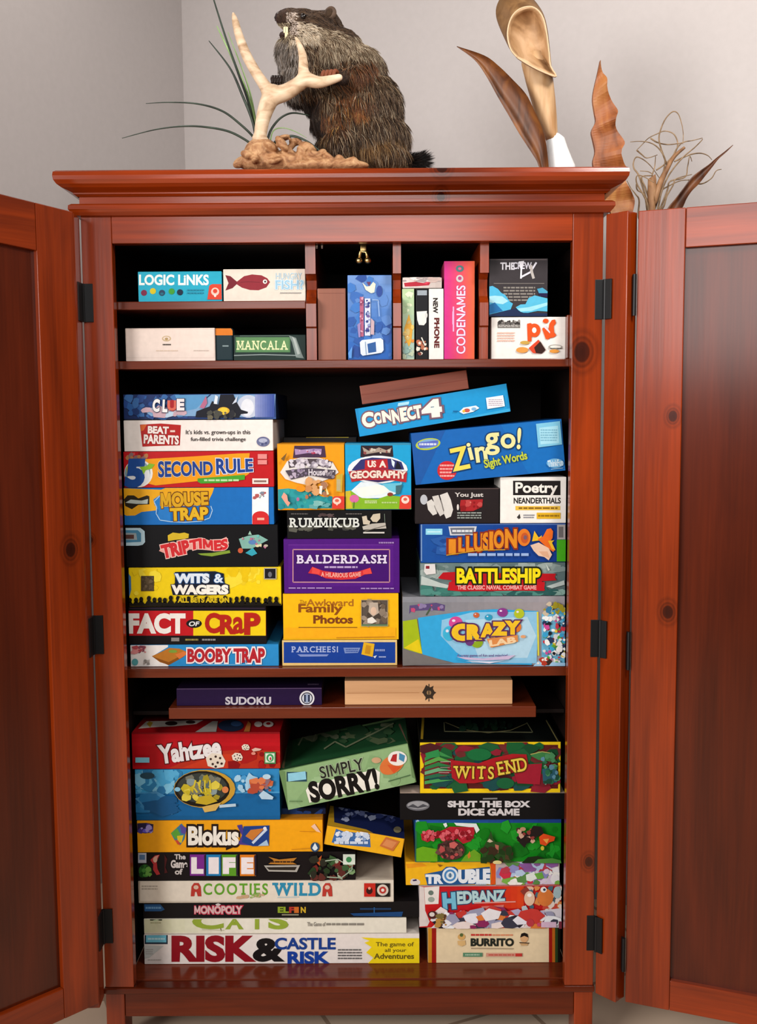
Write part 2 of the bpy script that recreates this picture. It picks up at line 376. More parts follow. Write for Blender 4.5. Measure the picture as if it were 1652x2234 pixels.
# ---------------------------------------------------------------- lettering
_tc = {}
_cu = bpy.data.curves.new('lettering', 'FONT'); _cuo = bpy.data.objects.new('lettering', _cu)
_cu.dimensions = '2D'; _cu.fill_mode = 'BOTH'; _cu.resolution_u = 4
def glyphs(s, off):
    "flat outline mesh of a word: vertices, faces"
    k = (s, round(off, 4))
    if k in _tc: return _tc[k]
    _cu.body = s; _cu.offset = off
    me = _cuo.to_mesh()
    v0 = np.empty(len(me.vertices) * 3); me.vertices.foreach_get('co', v0); v0 = v0.reshape(-1, 3)[:, :2]
    v, f = [], []
    for p in me.polygons:      # every face keeps its own corners so overlapping strokes never share one plane
        f.append(tuple(range(len(v), len(v) + len(p.vertices)))); v += [v0[i] for i in p.vertices]
    v = np.array(v)
    _cuo.to_mesh_clear()
    _tc[k] = (v, f); return _tc[k]
SER = {'A': 'ab', 'B': 'ta a', 'D': 'ta a', 'E': 'ta a', 'F': 'ta a', 'H': 'ta tb a b', 'I': 'tm m', 'K': 'ta tb a b', 'L': 'ta a', 'M': 'ta tb a b',
       'N': 'ta tb a', 'P': 'ta a', 'R': 'ta a b', 'T': 'm', 'U': 'ta tb', 'W': 'ta tm tb', 'X': 'ta tb a b', 'Y': 'ta tb m'}
SER['A'] = 'a b'
def letter_m(off):
    "capital M from four strokes (thickening the font's own M closes up its notches)"
    v0, _ = glyphs('M', 0.0); (x0, y0), (x1, y1) = v0.min(0), v0.max(0)
    t = 0.085 + 1.3 * off; xm = (x0 + x1) / 2; a, b_ = x0 - off * 0.6, x1 + off * 0.6; y0, y1 = y0 - off * 0.8, y1 + off * 0.8; q = min(t * 1.15, (b_ - a) * 0.27); yd = y0 + (y1 - y0) * 0.18
    P4 = [[(a, y0), (a + t, y0), (a + t, y1), (a, y1)], [(b_ - t, y0), (b_, y0), (b_, y1), (b_ - t, y1)],
          [(a, y1), (xm - q / 2, yd), (xm + q / 2, yd), (a + q, y1)], [(b_ - q, y1), (xm - q / 2, yd), (xm + q / 2, yd), (b_, y1)]]
    return np.array([p for q_ in P4 for p in q_]), [tuple(range(4 * i, 4 * i + 4)) for i in range(4)]
def word(s, off, serif=False):
    if not serif:
        if 'M' not in s or off == 0.0: return glyphs(s, off)
        V, F, n = [], [], 0
        for i, ch in enumerate(s):
            if ch == ' ': continue
            r0 = glyphs(ch, 0.0)[0]; at = glyphs(s[:i + 1], 0.0)[0].max(0)[0] - (r0.max(0)[0] - r0.min(0)[0]) - r0.min(0)[0]
            v, f = letter_m(off) if ch == 'M' else glyphs(ch, off)
            v = v.copy(); v[:, 0] += at; V.append(v); F += [tuple(k + n for k in q) for q in f]; n += len(v)
        return np.concatenate(V), F
    V, F, x = [], [], 0.0; n = 0; SV, SF = [], []
    for ch in s:
        if ch == ' ': x += 0.3; continue
        v0, _ = glyphs(ch, 0.0); v, f = letter_m(off) if ch == 'M' and off > 0 else glyphs(ch, off)
        lo, hi = v0.min(0), v0.max(0); wd = max(hi[0] - lo[0], 0.14)
        v = v.copy(); v[:, 0] += x - lo[0] + 0.06
        V.append(v); F += [tuple(i + n for i in q) for q in f]; n += len(v)
        h0, h1 = lo[1], hi[1]
        for t in SER.get(ch, '').split():
            top = t[0] == 't' and len(t) > 1; w_ = t[-1]
            cx = x + 0.06 + {'a': 0.06, 'm': wd / 2, 'b': wd - 0.06}[w_]; hs = min(0.15, wd * 0.2 + 0.02)
            y0, y1 = (h1 - 0.075, h1) if top else (h0, h0 + 0.075)
            q = len(SF) * 4
            SV.append(np.array([[cx - hs - off, y0 - off], [cx + hs + off, y0 - off], [cx + hs + off, y1 + off], [cx - hs - off, y1 + off]]))
            SF.append((q, q + 1, q + 2, q + 3))
        x += wd + 0.2
    return np.concatenate(V), F, np.concatenate(SV), SF

# ---------------------------------------------------------------- boxed games
class Box:
    """a carton whose front stands at depth Y; corners and printing are read off the photo in a crop (ox, oy, scale)"""
    STEP = 0.00012
    def __init__(s, crop, quad, Y, depth, side, on=None, flat=None, top=None, bev=0.0012, name='game_box'):
        s.crop = crop; s.Y = Y; s.d = depth; s.name = name
        c = [P(*s.px(x, y), Y) for x, y in quad]
        tl, tr, br, bl = c
        ex = ((tr - tl) + (br - bl)); ex.y = 0
        roll = math.atan2(ex.z, ex.x)
        if flat is None: flat = abs(roll) < 0.022
        if flat: roll = 0.0
        s.ex = Vector((math.cos(roll), 0, math.sin(roll))); s.ez = Vector((-math.sin(roll), 0, math.cos(roll))); s.ey = Vector((0, 1, 0))
        ctr = (tl + tr + br + bl) / 4
        s.w = ((tr - tl).length + (br - bl).length) / 2 if not flat else ((tr.x + br.x) - (tl.x + bl.x)) / 2
        s.h = ((tl - bl).length + (tr - br).length) / 2
        zt, zb = ctr.z + s.h / 2, ctr.z - s.h / 2
        if flat:
            ctr.z = (tl.z + tr.z + bl.z + br.z) / 4
            zt, zb = ctr.z + s.h / 2, ctr.z - s.h / 2
            if on is not None: zb = (on if isinstance(on, float) else on.ztop) + 0.0006
            if top is not None: zt = top
            s.h = zt - zb; ctr.z = (zt + zb) / 2
        s.ztop = zt
        s.o = ctr - s.ez * (s.h / 2); s.o.y = Y
        s.mb = MB(); s.lay = {'f': 0, 't': 0, 'r': 0}
        s.mb.box(-s.w / 2, s.w / 2, 0, depth, 0, s.h, side if not isinstance(side, str) else ink(side), bev)
    def px(s, x, y): ox, oy, k = s.crop; return ox + x / k, oy + y / k
    def loc(s, x, y, face='f', off=0.0):
        d = ray(*s.px(x, y))
        if face == 'f': n, q = s.ey, s.o
        elif face == 't': n, q = s.ez, s.o + s.ez * s.h
        else: n, q = s.ex, s.o + s.ex * (s.w / 2)
        p = CAM + d * ((q - CAM).dot(n) / d.dot(n)) - s.o
        a, b_, c = p.dot(s.ex), p.dot(s.ey), p.dot(s.ez)
        e = 0.0004; hw = s.w / 2 - e
        a = min(max(a, -hw), hw); c = min(max(c, e), s.h - e); b_ = min(max(b_, e), s.d - e)
        if face == 'f': return (a, -off, c)
        if face == 't': return (a, b_, s.h + off)
        return (s.w / 2 + off, b_, c)
    def put(s, pts, faces, col, face, split=False):
        s.lay[face] += 1
        off = s.STEP * s.lay[face]; ex = [off] * len(pts)
        if split:
            for i, f in enumerate(faces):
                for k in f: ex[k] = off + (i * 7 % 23) * 2.0e-6
        s.mb.add([s.loc(x, y, face, e) for (x, y), e in zip(pts, ex)], faces, ink(col) if isinstance(col, str) else col)
    def R(s, x0, y0, x1, y1, col, face='f'): s.put([(x0, y0), (x0, y1), (x1, y1), (x1, y0)], [(0, 1, 2, 3)], col, face); return s
    def Pg(s, pts, col, face='f'):
        ar_ = sum(pts[i][0] * pts[(i + 1) % len(pts)][1] - pts[(i + 1) % len(pts)][0] * pts[i][1] for i in range(len(pts)))
        if ar_ > 0: pts = pts[::-1]
        s.put(pts, [tuple(range(len(pts)))], col, face); return s
    def E(s, cx, cy, rx, ry, col, face='f', rot=0, n=22):
        a = math.radians(rot); q = [(math.cos(2 * math.pi * i / n) * rx, -math.sin(2 * math.pi * i / n) * ry) for i in range(n)]
        s.put([(cx + x * math.cos(a) - y * math.sin(a), cy + x * math.sin(a) + y * math.cos(a)) for x, y in q], [tuple(range(n))], col, face); return s
    def G(s, x0, y0, x1, y1, c0, c1, n=14, vert=False, face='f'):
        "printed colour blend across the artwork"
        a, b_ = [int(c0[i:i + 2], 16) for i in (1, 3, 5)], [int(c1[i:i + 2], 16) for i in (1, 3, 5)]
        for i in range(n):
            t = i / (n - 1); c = '#%02x%02x%02x' % tuple(int(a[k] + (b_[k] - a[k]) * t) for k in range(3))
            if vert: s.R(x0, y0 + (y1 - y0) * i / n, x1, y0 + (y1 - y0) * (i + 1) / n, c, face)
            else: s.R(x0 + (x1 - x0) * i / n, y0, x0 + (x1 - x0) * (i + 1) / n, y1, c, face)
            s.lay[face] -= 1
        s.lay[face] += 1; return s
    def B(s, x0, y0, x1, y1, cols, n, size, seed=1, face='f', asp=1.0):
        "scatter of small irregular printed shapes"
        r = random.Random(seed)
        for i in range(n):
            cx, cy = r.uniform(x0, x1), r.uniform(y0, y1); k = r.randint(5, 8); z = size * r.uniform(0.4, 1.4); a0 = r.random() * 6
            s.Pg([(cx + math.cos(a0 + 6.283 * j / k) * z * asp * r.uniform(0.6, 1.2), cy + math.sin(a0 + 6.283 * j / k) * z * r.uniform(0.6, 1.2)) for j in range(k)], r.choice(cols), face)
            if i % 6: s.lay[face] -= 0.8
        return s
    def L(s, pts, wd, col, face='f'):
        "printed line"
        for (x0, y0), (x1, y1) in zip(pts, pts[1:]):
            dx, dy = x1 - x0, y1 - y0; l = math.hypot(dx, dy) or 1; nx, ny = -dy / l * wd / 2, dx / l * wd / 2
            s.Pg([(x0 + nx, y0 + ny), (x1 + nx, y1 + ny), (x1 - nx, y1 - ny), (x0 - nx, y0 - ny)], col, face); s.lay[face] -= 1
        s.lay[face] += 1; return s
    def T(s, text, x0, y0, x1, y1, col, b=0.02, ol=None, olw=0.05, serif=False, rot=0, arc=0, sh=0, grow=0, face='f', wave=0, olx=None):
        v0 = word(text, 0.0, serif)[0]; lo, hi = v0.min(0), v0.max(0)
        cx, cy, wd, ht = (x0 + x1) / 2, (y0 + y1) / 2, x1 - x0, y1 - y0; a = math.radians(rot)
        def mp(v):
            t = (v[:, 0] - lo[0]) / (hi[0] - lo[0]) - 0.5; u = (v[:, 1] - lo[1]) / (hi[1] - lo[1]) - 0.5
            x = t * wd + sh * u * ht; y = -u * ht * (1 + grow * t) + arc * (4 * t * t - 0.5) + wave * np.sin(t * 6.283)
            return list(zip((cx + x * math.cos(a) - y * math.sin(a)).tolist(), (cy + x * math.sin(a) + y * math.cos(a)).tolist()))
        for o_, c_ in ([(b + olw, ol)] if ol else []) + [(b, col)]:
            g = word(text, o_, serif)
            for k in range(0, len(g), 2): s.put(mp(g[k]), g[k + 1], c_, face, True)
        return s
    def fine(s, x0, y0, x1, y1, col, rows=1, seed=0, face='f'):
        "a block of tiny unreadable print as broken lines"
        r = random.Random(seed + int(x0)); hh = (y1 - y0) / rows
        for k in range(rows):
            x = x0
            while x < x1 - 4:
                wl = min(r.uniform(0.08, 0.22) * (x1 - x0), x1 - x); y = y0 + k * hh
                s.R(x, y + hh * 0.22, x + wl, y + hh * 0.72, col, face); s.lay[face] -= 1; x += wl + (x1 - x0) * 0.025
        s.lay[face] += 1; return s
    def done(s, label, group=None, cat='box', smooth=False):
        m = s.mb; o = m.build(s.name); o.location = s.o
        o.rotation_euler = (0, -math.atan2(s.ex.z, s.ex.x), 0)
        tag(o, label, cat, group); s.ob = o; return s
def Q(x0, y0, x1, y1): return [(x0, y0), (x1, y0), (x1, y1), (x0, y1)]
C3 = (240, 520, 3.177); C4 = (660, 520, 2.753); C5 = (250, 830, 4.236); C6 = (250, 1140, 4.236); C7 = (590, 800, 4.859); C8 = (590, 1100, 4.859)
D1 = (760, 800, 3.304); D2 = (860, 1120, 4.13); D3 = (260, 1460, 2.503); D4 = (860, 1540, 4.13); D5 = (280, 1740, 2.581); D6 = (860, 1720, 4.13)
F1 = (1040, 520, 7.51)
GT, GM, GL = 'games on the top shelf and in the pigeon-holes', 'games stacked on the middle shelf', 'games stacked on the lowest shelf'
red_box = wood('reddish_box_wood', 'x', (0.16, 0.03, 0.012), (0.33, 0.07, 0.03), 21, rough=0.5, coat=0.0)
brown_box = wood('brown_box_wood', 'z', (0.17, 0.05, 0.026), (0.26, 0.08, 0.04), 23, rough=0.5, coat=0.0)
pale_box = wood('pale_box_wood', 'x', (0.46, 0.23, 0.10), (0.66, 0.38, 0.19), 25, rough=0.5, coat=0.0)

# --- top shelf
Y1 = 0.05
b = Box(C3, [(190, 230), (770, 228), (780, 422), (200, 424)], Y1, 0.16, '#20a8c4', on=zA)
b.R(190, 230, 785, 426, '#22a9c6')
b.T('LOGIC LiNKS', 204, 254, 682, 322, '#f2f4f0', 0.035)
for x, y, c in ((236, 378, '#7a2344'), (298, 366, '#d8c321'), (361, 378, '#27405e'), (428, 368, '#3f9a32'), (486, 374, '#12283f')): b.E(x, y, 21, 21, c); b.E(x, y + 6, 12, 8, '#1d6f86' if c == '#27405e' else c)
b.fine(535, 350, 650, 390, '#1a86a2', 2)
b.Pg([(690, 328), (710, 318), (780, 318), (780, 424), (676, 424)], '#d9442c'); b.E(730, 370, 28, 28, '#f6c9b8'); b.E(730, 366, 15, 15, '#d9442c'); b.E(730, 398, 8, 10, '#f6e2d8')
b.done('turquoise game box with white lettering and five coloured dots', GT)
b = Box(C3, [(785, 212), (1354, 212), (1356, 415), (787, 415)], Y1, 0.16, '#e4d9cb', on=zA)
b.Pg([(800, 255), (835, 262), (880, 300), (930, 262), (985, 250), (1050, 256), (1090, 276), (1110, 303), (1085, 340), (1030, 360), (970, 358), (915, 342), (878, 318), (850, 345), (800, 362), (822, 310)], '#8e2632')
b.Pg([(800, 255), (835, 262), (878, 300), (878, 318), (850, 345), (800, 362), (822, 310)], '#741c28')
b.L([(905, 305), (960, 300), (1040, 305)], 3, '#6d1a26'); b.E(1075, 300, 15, 15, '#f0e6dc'); b.E(1076, 300, 7, 7, '#3d2c38')
b.T('HUNGRY', 1150, 240, 1330, 284, '#b7d3e2', 0.01); b.T('FISH?', 1150, 292, 1340, 352, '#9cc4dc', 0.02, ol='#d5e6ee'); b.fine(1180, 370, 1330, 388, '#a9a49e', 1)
b.done('white game box printed with a dark red fish', GT)
b = Box(C3, [(105, 622), (728, 622), (728, 838), (110, 838)], Y1, 0.15, '#ecd9ce', on=zB)
b.L([(112, 630), (722, 630), (722, 828), (118, 828), (112, 630)], 4, '#e2ccc0')
b.E(392, 695, 32, 20, '#cdb491'); b.E(392, 694, 22, 12, '#ecd9ce'); b.E(392, 697, 12, 9, '#b79a6a'); b.fine(366, 728, 426, 746, '#4a4038', 1); b.fine(320, 772, 470, 786, '#dcc4ae', 1); b.fine(580, 772, 690, 784, '#cdbcb0', 1)
b.done('plain cream game box with a small gold crest', GT)
b = Box(C3, Q(731, 622, 853, 838), Y1 + 0.004, 0.15, '#1d3036', on=zB, bev=0.003)
b.Pg([(731, 624), (838, 624), (852, 640), (852, 672), (731, 672)], '#d8781f'); b.R(780, 742, 822, 750, '#8fa0a2')
b.done('dark teal box with an orange top band beside the cream box', GT)
b = Box(C3, Q(858, 668, 1358, 838), Y1 + 0.004, 0.15, '#1c2f2b', on=zB)
b.R(870, 684, 1250, 790, '#4e7a4e'); b.R(880, 690, 1240, 784, '#5c8a58'); b.T('MANCALA', 884, 710, 1228, 772, '#e6e7b4', 0.012, serif=True)
film = bsdf('clear_film', (0.9, 0.92, 0.92), 0.12, 0.6)[0]
b.Pg([(1240, 672), (1290, 690), (1330, 800), (1345, 832), (1290, 826), (1262, 720)], '#7d8a86'); b.Pg([(1262, 680), (1285, 700), (1318, 800), (1300, 806)], '#a9b2ae'); b.L([(835, 812), (1060, 806), (1300, 812)], 7, '#8c9896'); b.L([(900, 676), (1240, 674)], 3, '#74857c')
b.done('dark green box in shrink wrap with a green name plate', GT)
b = Box(C4, Q(92, 300, 261, 722), Y1, 0.14, brown_box, on=zB, name='wooden_box')
b.L([(96, 330), (250, 330)], 1.5, '#5d261b'); b.done('plain upright reddish brown wooden box in a pigeon-hole', GT)
b = Box(C4, Q(272, 220, 537, 722), Y1, 0.14, '#2c5ea8', on=zB)
b.G(272, 222, 537, 720, '#6f95d0', '#2a62b4', 10, True)
b.B(280, 240, 530, 700, ['#3b6cb8', '#2f5aa6', '#5b86c8', '#2b4f9a', '#3f78c4'], 40, 34, 5)
b.Pg([(360, 265), (385, 290), (405, 288), (425, 262), (440, 275), (432, 325), (412, 330), (380, 310)], '#e9e6cf'); b.Pg([(385, 262), (412, 262), (400, 288)], '#6a3a58'); b.E(462, 318, 18, 34, '#2d4a96')
b.R(345, 352, 368, 590, '#b4607e'); b.R(375, 362, 408, 585, '#d2d8ea'); b.B(380, 372, 403, 575, ['#2f3f86', '#6a5a9a', '#8f9ac4'], 22, 9, 8); b.B(348, 360, 365, 580, ['#d8a0b8', '#e8c8d4', '#8a3a60'], 16, 7, 9)
b.L([(420, 370), (455, 372), (462, 470)], 4, '#a9c2e4'); b.Pg([(330, 520), (348, 505), (348, 595), (338, 595)], '#9a86b8'); b.Pg([(412, 480), (432, 500), (430, 580), (410, 578)], '#c6a9b2')
b.Pg([(345, 625), (358, 612), (470, 600), (485, 612), (488, 672), (476, 688), (362, 706), (350, 694)], '#d9e2ee'); b.Pg([(390, 635), (440, 622), (444, 682), (396, 690)], '#2e5c9c'); b.L([(378, 622), (384, 700)], 6, '#8fa5bf')
b.Pg([(280, 720), (272, 690), (300, 650), (296, 720)], '#5f9be0')
b.done('upright bright blue game box with a white emblem', GT)
b = Box(C4, Q(600, 302, 672, 722), Y1, 0.12, '#b8c9b0', on=zB)
b.G(600, 302, 672, 720, '#b9d2a2', '#9fb8ae', 8, True); b.B(606, 320, 666, 440, ['#cfdcb8', '#a8c49a', '#dfe6c8'], 10, 18, 3); b.Pg([(612, 540), (640, 455), (662, 540), (655, 620), (640, 650), (615, 600)], '#dca53a'); b.B(610, 500, 664, 640, ['#e9c46a', '#d98a3a', '#f0d9a0', '#c9b070'], 14, 14, 9); b.B(606, 650, 666, 712, ['#8fb0a8', '#b8c4a8', '#7a9a98'], 10, 16, 4)
b.done('slim upright pale green game box with yellow picture', GT); bx_a = b
b = Box(C4, Q(681, 302, 756, 722), Y1 + 0.004, 0.12, '#17171a', on=zB)
b.R(690, 312, 748, 342, '#9aa4ac'); b.Pg([(686, 440), (748, 436), (744, 505), (730, 522), (700, 520), (690, 490)], '#e6e4de'); b.E(744, 462, 8, 16, '#cfd0cc'); b.B(692, 610, 750, 700, ['#d8b49a', '#b46a4e', '#e8d9c8', '#7a3a30'], 16, 15, 8); b.L([(715, 595), (735, 640)], 7, '#e4ddd2')
b.done('slim upright black game box with a white mug', GT)
b = Box(C4, Q(760, 302, 848, 722), Y1, 0.12, '#ece8e2', on=zB)
b.T('NEW', 799 - 44, 404 - 13, 799 + 44, 404 + 13, '#2c2422', 0.05, rot=90); b.T('PHONE', 807 - 88, 568 - 14, 807 + 88, 568 + 14, '#5e1d1c', 0.05, rot=90);

b.done('slim upright white game box with dark red vertical lettering', GT); bx_c = b
b = Box(C4, Q(601, 232, 838, 299), Y1, 0.12, '#c9bfba', on=max(bx_a.ztop, bx_c.ztop), bev=0.004)
b.G(601, 236, 838, 298, '#ddd2cc', '#c2b4ae', 6); b.Pg([(610, 268), (700, 258), (770, 264), (760, 282), (680, 288), (615, 290)], '#b3283a'); b.Pg([(690, 262), (760, 262), (745, 276)], '#d8415a'); b.B(610, 236, 830, 256, ['#efe6e0', '#c9b0a8', '#a89a98'], 14, 12, 2, asp=2.2)
b.done('flat red and white pack lying across three slim games', GT)
b = Box(C4, [(847, 136), (1033, 136), (1037, 722), (855, 722)], Y1, 0.13, '#a83a58', on=zB, flat=True)
b.G(845, 136, 1040, 724, '#d22f8c', '#e8673f', 18); b.T('CODENAMES', 952 - 204, 488 - 26, 952 + 204, 488 + 26, '#f3d9ee', 0.015, rot=-90, ol='#b02f7c', olw=0.03); b.fine(900, 405, 913, 560, '#e7a8d2', 1)
b.L([(907, 410), (907, 560)], 9, '#e9aad4'); b.E(945, 182, 24, 20, '#4c7a7a'); b.E(945, 182, 10, 8, '#d8608a'); b.E(945, 242, 22, 22, '#c9c2c4'); b.E(945, 240, 11, 11, '#b8457c')
b.done('tall upright magenta and orange game box', GT)
b = Box(F1, Q(240, 1288, 1460, 1960), Y1, 0.13, '#f1ece6', on=zB)
b.R(345, 1370, 715, 1470, '#6f6a66'); b.B(355, 1352, 705, 1415, ['#3a3634', '#4a4644', '#8d8884'], 30, 22, 6); b.fine(355, 1415, 705, 1460, '#d5d0ca', 2)
b.fine(335, 1530, 620, 1700, '#f0b9a8', 4)
b.Pg([(825, 1400), (880, 1388), (900, 1396), (900, 1690), (835, 1690)], '#e0541f'); b.E(945, 1508, 100, 112, '#e0541f'); b.E(943, 1506, 36, 46, '#f1ece6'); b.Pg([(1070, 1480), (1120, 1450), (1190, 1560), (1180, 1660), (1130, 1650)], '#e0541f'); b.E(1130, 1355, 48, 38, '#e0541f')
b.Pg([(1190, 1400), (1230, 1340), (1280, 1330), (1300, 1390), (1262, 1440), (1270, 1540), (1305, 1590), (1270, 1620), (1180, 1640), (1165, 1560)], '#e0541f'); b.Pg([(1080, 1440), (1130, 1440), (1200, 1530), (1200, 1560)], '#e8d6e4')
b.Pg([(850, 1800), (1010, 1660), (1130, 1830), (1060, 1890), (920, 1880)], '#d9472a'); b.Pg([(940, 1790), (1040, 1690), (1130, 1830), (1060, 1890), (970, 1880)], '#3a211c'); b.E(745, 1830, 100, 48, '#e39a4a'); b.E(790, 1710, 80, 30, '#c9a24e')
b.E(1280, 1780, 110, 40, '#a7a49c'); b.E(1290, 1780, 90, 26, '#e9e5dc'); b.E(1270, 1850, 80, 30, '#e0963f'); b.fine(1200, 1790, 1400, 1820, '#55524c', 1)
b.done('white game box with a large orange word and coins', GT); pit = b
b = Box(F1, Q(206, 330, 1165, 1278), Y1, 0.13, '#252127', on=pit)
b.R(206, 330, 1168, 1280, '#3a3538'); b.L([(225, 350), (1150, 350)], 12, '#6a5f60')
b.T('THE', 392, 400, 620, 510, '#e4e2ea', 0.03); b.T('CREW', 600, 395, 900, 500, '#d9d6e2', 0.03); b.Pg([(690, 380), (780, 370), (745, 520), (740, 660), (712, 660), (720, 500)], '#e9e8f0'); b.L([(720, 640), (880, 555), (980, 395)], 30, '#dedce8'); b.L([(890, 440), (905, 560), (935, 660)], 44, '#b9b2ae')
b.L([(280, 740), (1110, 740)], 12, '#7a7470'); b.fine(440, 785, 960, 1040, '#8d8780', 5)
b.Pg([(206, 790), (260, 780), (350, 830), (400, 890), (470, 930), (545, 1040), (595, 1070), (560, 1160), (520, 1230), (206, 1260)], '#4fb4dc'); b.Pg([(206, 950), (300, 940), (420, 950), (520, 1030), (430, 1080), (206, 1050)], '#a9dcea'); b.Pg([(206, 1090), (300, 1050), (350, 1110), (430, 1190), (206, 1240)], '#2370ae')
b.Pg([(640, 1130), (720, 1085), (800, 1080), (850, 980), (950, 935), (1050, 960), (1165, 985), (1165, 1200), (1000, 1190), (800, 1230), (700, 1200)], '#57b9dc'); b.Pg([(660, 1150), (850, 1130), (1165, 1050), (1165, 1100), (900, 1190), (720, 1200)], '#9fdcea'); b.Pg([(990, 830), (1080, 810), (1165, 870), (1165, 965), (1040, 950)], '#4aa0c4'); b.Pg([(1000, 900), (1160, 900), (1160, 965), (1050, 955)], '#231d46')
b.Pg([(540, 1170), (640, 1150), (740, 1220), (1165, 1230), (1165, 1278), (206, 1278), (206, 1250)], '#1c2c50')
b.done('black game box with pale blue cloud shapes, on the white box', GT)
# --- middle shelf, left stack (built upward from the shelf)
Y2 = 0.062
b = Box(C6, [(145, 1128), (1515, 1128), (1520, 1340), (150, 1335)], Y2, 0.25, '#2a86c4', on=zC)
b.R(145, 1120, 1525, 1345, '#2b8ac8'); b.Pg([(140, 1125), (494, 1125), (494, 1150), (350, 1235), (500, 1320), (494, 1340), (140, 1340)], '#ece6e2')
b.Pg([(345, 1235), (420, 1200), (505, 1158), (600, 1165), (670, 1195), (640, 1235), (560, 1270), (500, 1315), (420, 1290)], '#b87428'); b.Pg([(345, 1235), (500, 1290), (640, 1215), (660, 1200), (640, 1240), (500, 1318), (420, 1285)], '#8a5018'); b.E(540, 1190, 40, 14, '#7a9a3a'); b.Pg([(560, 1220), (640, 1190), (680, 1210), (600, 1260)], '#d8763a')
b.B(175, 1150, 295, 1200, ['#b34a52', '#d88a8a', '#8a4a5a'], 12, 20, 3, asp=1.6); b.E(190, 1288, 30, 32, '#58a0a4'); b.B(250, 1268, 325, 1310, ['#a8a09a', '#8a8480'], 8, 12, 2)
b.T('BOOBY TRAP', 680, 1168, 1385, 1285, '#b3242e', 0.05, ol='#f0e4e4', olw=0.09, grow=0.1); b.L([(800, 1310), (1270, 1310)], 8, '#6fb2dc'); b.L([(670, 1338), (940, 1338)], 14, '#5aa0d0')
b.done('blue and white game box with red outlined title, lowest of the left middle stack', GM)
s1 = b
b = Box(C6, [(130, 775), (1400, 775), (1405, 1112), (132, 1112)], Y2, 0.25, '#161113', on=s1)
b.R(130, 770, 1410, 1115, '#161113'); b.R(130, 815, 730, 1045, '#c01a22'); b.R(728, 815, 1400, 1045, '#eecb18'); b.R(1398, 815, 1412, 1045, '#8f1518')
b.T('FACT', 140, 850, 645, 1015, '#f2ece6', 0.055); b.E(735, 933, 72, 40, '#17181a'); b.T('OF', 690, 915, 780, 955, '#e4e4e4', 0.03, sh=0.25)
for ch, x0, x1, y0, y1 in (('C', 845, 965, 845, 1012), ('R', 985, 1100, 862, 1020), ('a', 1102, 1188, 880, 1018), ('P', 1212, 1335, 845, 1025)): b.T(ch, x0, y0, x1, y1, '#b22418', 0.03 if ch == 'a' else 0.05)
b.R(525, 1062, 600, 1096, '#8a8480'); b.fine(655, 1066, 775, 1098, '#9a8a4a', 1); b.fine(810, 1066, 940, 1098, '#8d8a88', 1)
b.L([(140, 792), (1390, 792)], 5, '#3a2a44'); b.done('half red, half yellow game box with a black base', GM); s2 = b
b = Box(C6, [(130, 415), (1535, 412), (1545, 770), (135, 770)], Y2, 0.25, '#d8b818', on=s2)
b.R(130, 408, 1548, 775, '#efce14'); b.B(1050, 440, 1360, 560, ['#e6c010', '#f2d83a', '#e9c822'], 14, 60, 3); b.B(180, 440, 500, 660, ['#f4dc3a', '#eccb18'], 12, 50, 4)
b.Pg([(130, 470), (152, 500), (156, 620), (140, 680), (130, 680)], '#3f73a8'); b.R(246, 492, 366, 632, '#4a3d2a'); b.B(256, 505, 356, 620, ['#6a5a44', '#5a4a34'], 12, 18, 2)
b.Pg([(560, 455), (700, 452), (930, 448), (1010, 470), (1020, 560), (1062, 575), (1065, 655), (860, 672), (540, 668), (520, 580), (560, 560)], '#141c30'); 
b.T('WITS', 570, 476, 870, 552, '#dfe9f4', 0.07, ol='#1d4f8c', olw=0.05); b.T('&', 925, 476, 1000, 552, '#dfe9f4', 0.03, ol='#1d4f8c', olw=0.05); b.T('WAGERS', 540, 580, 1046, 656, '#f4efe4', 0.07, ol='#2c2430', olw=0.05)
b.R(1390, 425, 1490, 515, '#1b1a20'); b.L([(1386, 421), (1494, 421), (1494, 519), (1386, 519), (1386, 421)], 8, '#b8b09a'); b.E(1438, 478, 18, 26, '#6a6a74')
r_ = random.Random(4)
for k in range(26):
    x = 150 + k * 54 + r_.uniform(-10, 10); hgt = r_.uniform(20, 70)
    b.Pg([(x - 34, 770), (x - 30, 760 - hgt * 0.3), (x - 14, 738 - hgt * 0.35), (x + 14, 738 - hgt * 0.35), (x + 30, 760 - hgt * 0.3), (x + 34, 770)], '#16120c'); b.lay['f'] -= 1; b.E(x, 728 - hgt * 0.5, 19, 23, '#16120c'); b.lay['f'] -= 1
b.lay['f'] += 1; b.L([(130, 758), (1545, 758)], 22, '#16120c'); b.T('ALL BETS ARE ON', 590, 690, 1060, 735, '#d8ba20', 0.04)
b.done('yellow game box with a black crowd silhouette along its lower edge', GM); s3 = b
b = Box(C6, [(100, 25), (1500, 22), (1520, 402), (110, 402)], Y2, 0.25, '#0f0f12', on=s3)
b.R(100, 15, 1525, 408, '#101013'); b.Pg([(100, 50), (240, 50), (278, 80), (282, 180), (260, 206), (220, 214), (100, 214)], '#b9d6e2'); b.Pg([(100, 70), (215, 70), (245, 100), (245, 178), (100, 185)], '#4a86a8'); b.Pg([(100, 95), (200, 98), (210, 160), (100, 160)], '#9aa8ac'); b.R(100, 112, 180, 150, '#5a3a34')
b.Pg([(492, 118), (540, 92), (600, 100), (645, 92), (688, 105), (684, 142), (640, 152), (560, 160), (495, 172)], '#d6b52c')
b.Pg([(412, 262), (450, 205), (560, 185), (640, 160), (690, 150), (810, 140), (920, 180), (1035, 132), (1060, 190), (1000, 240), (940, 262), (800, 250), (690, 250), (640, 290), (520, 325), (480, 290)], '#e3a49a')
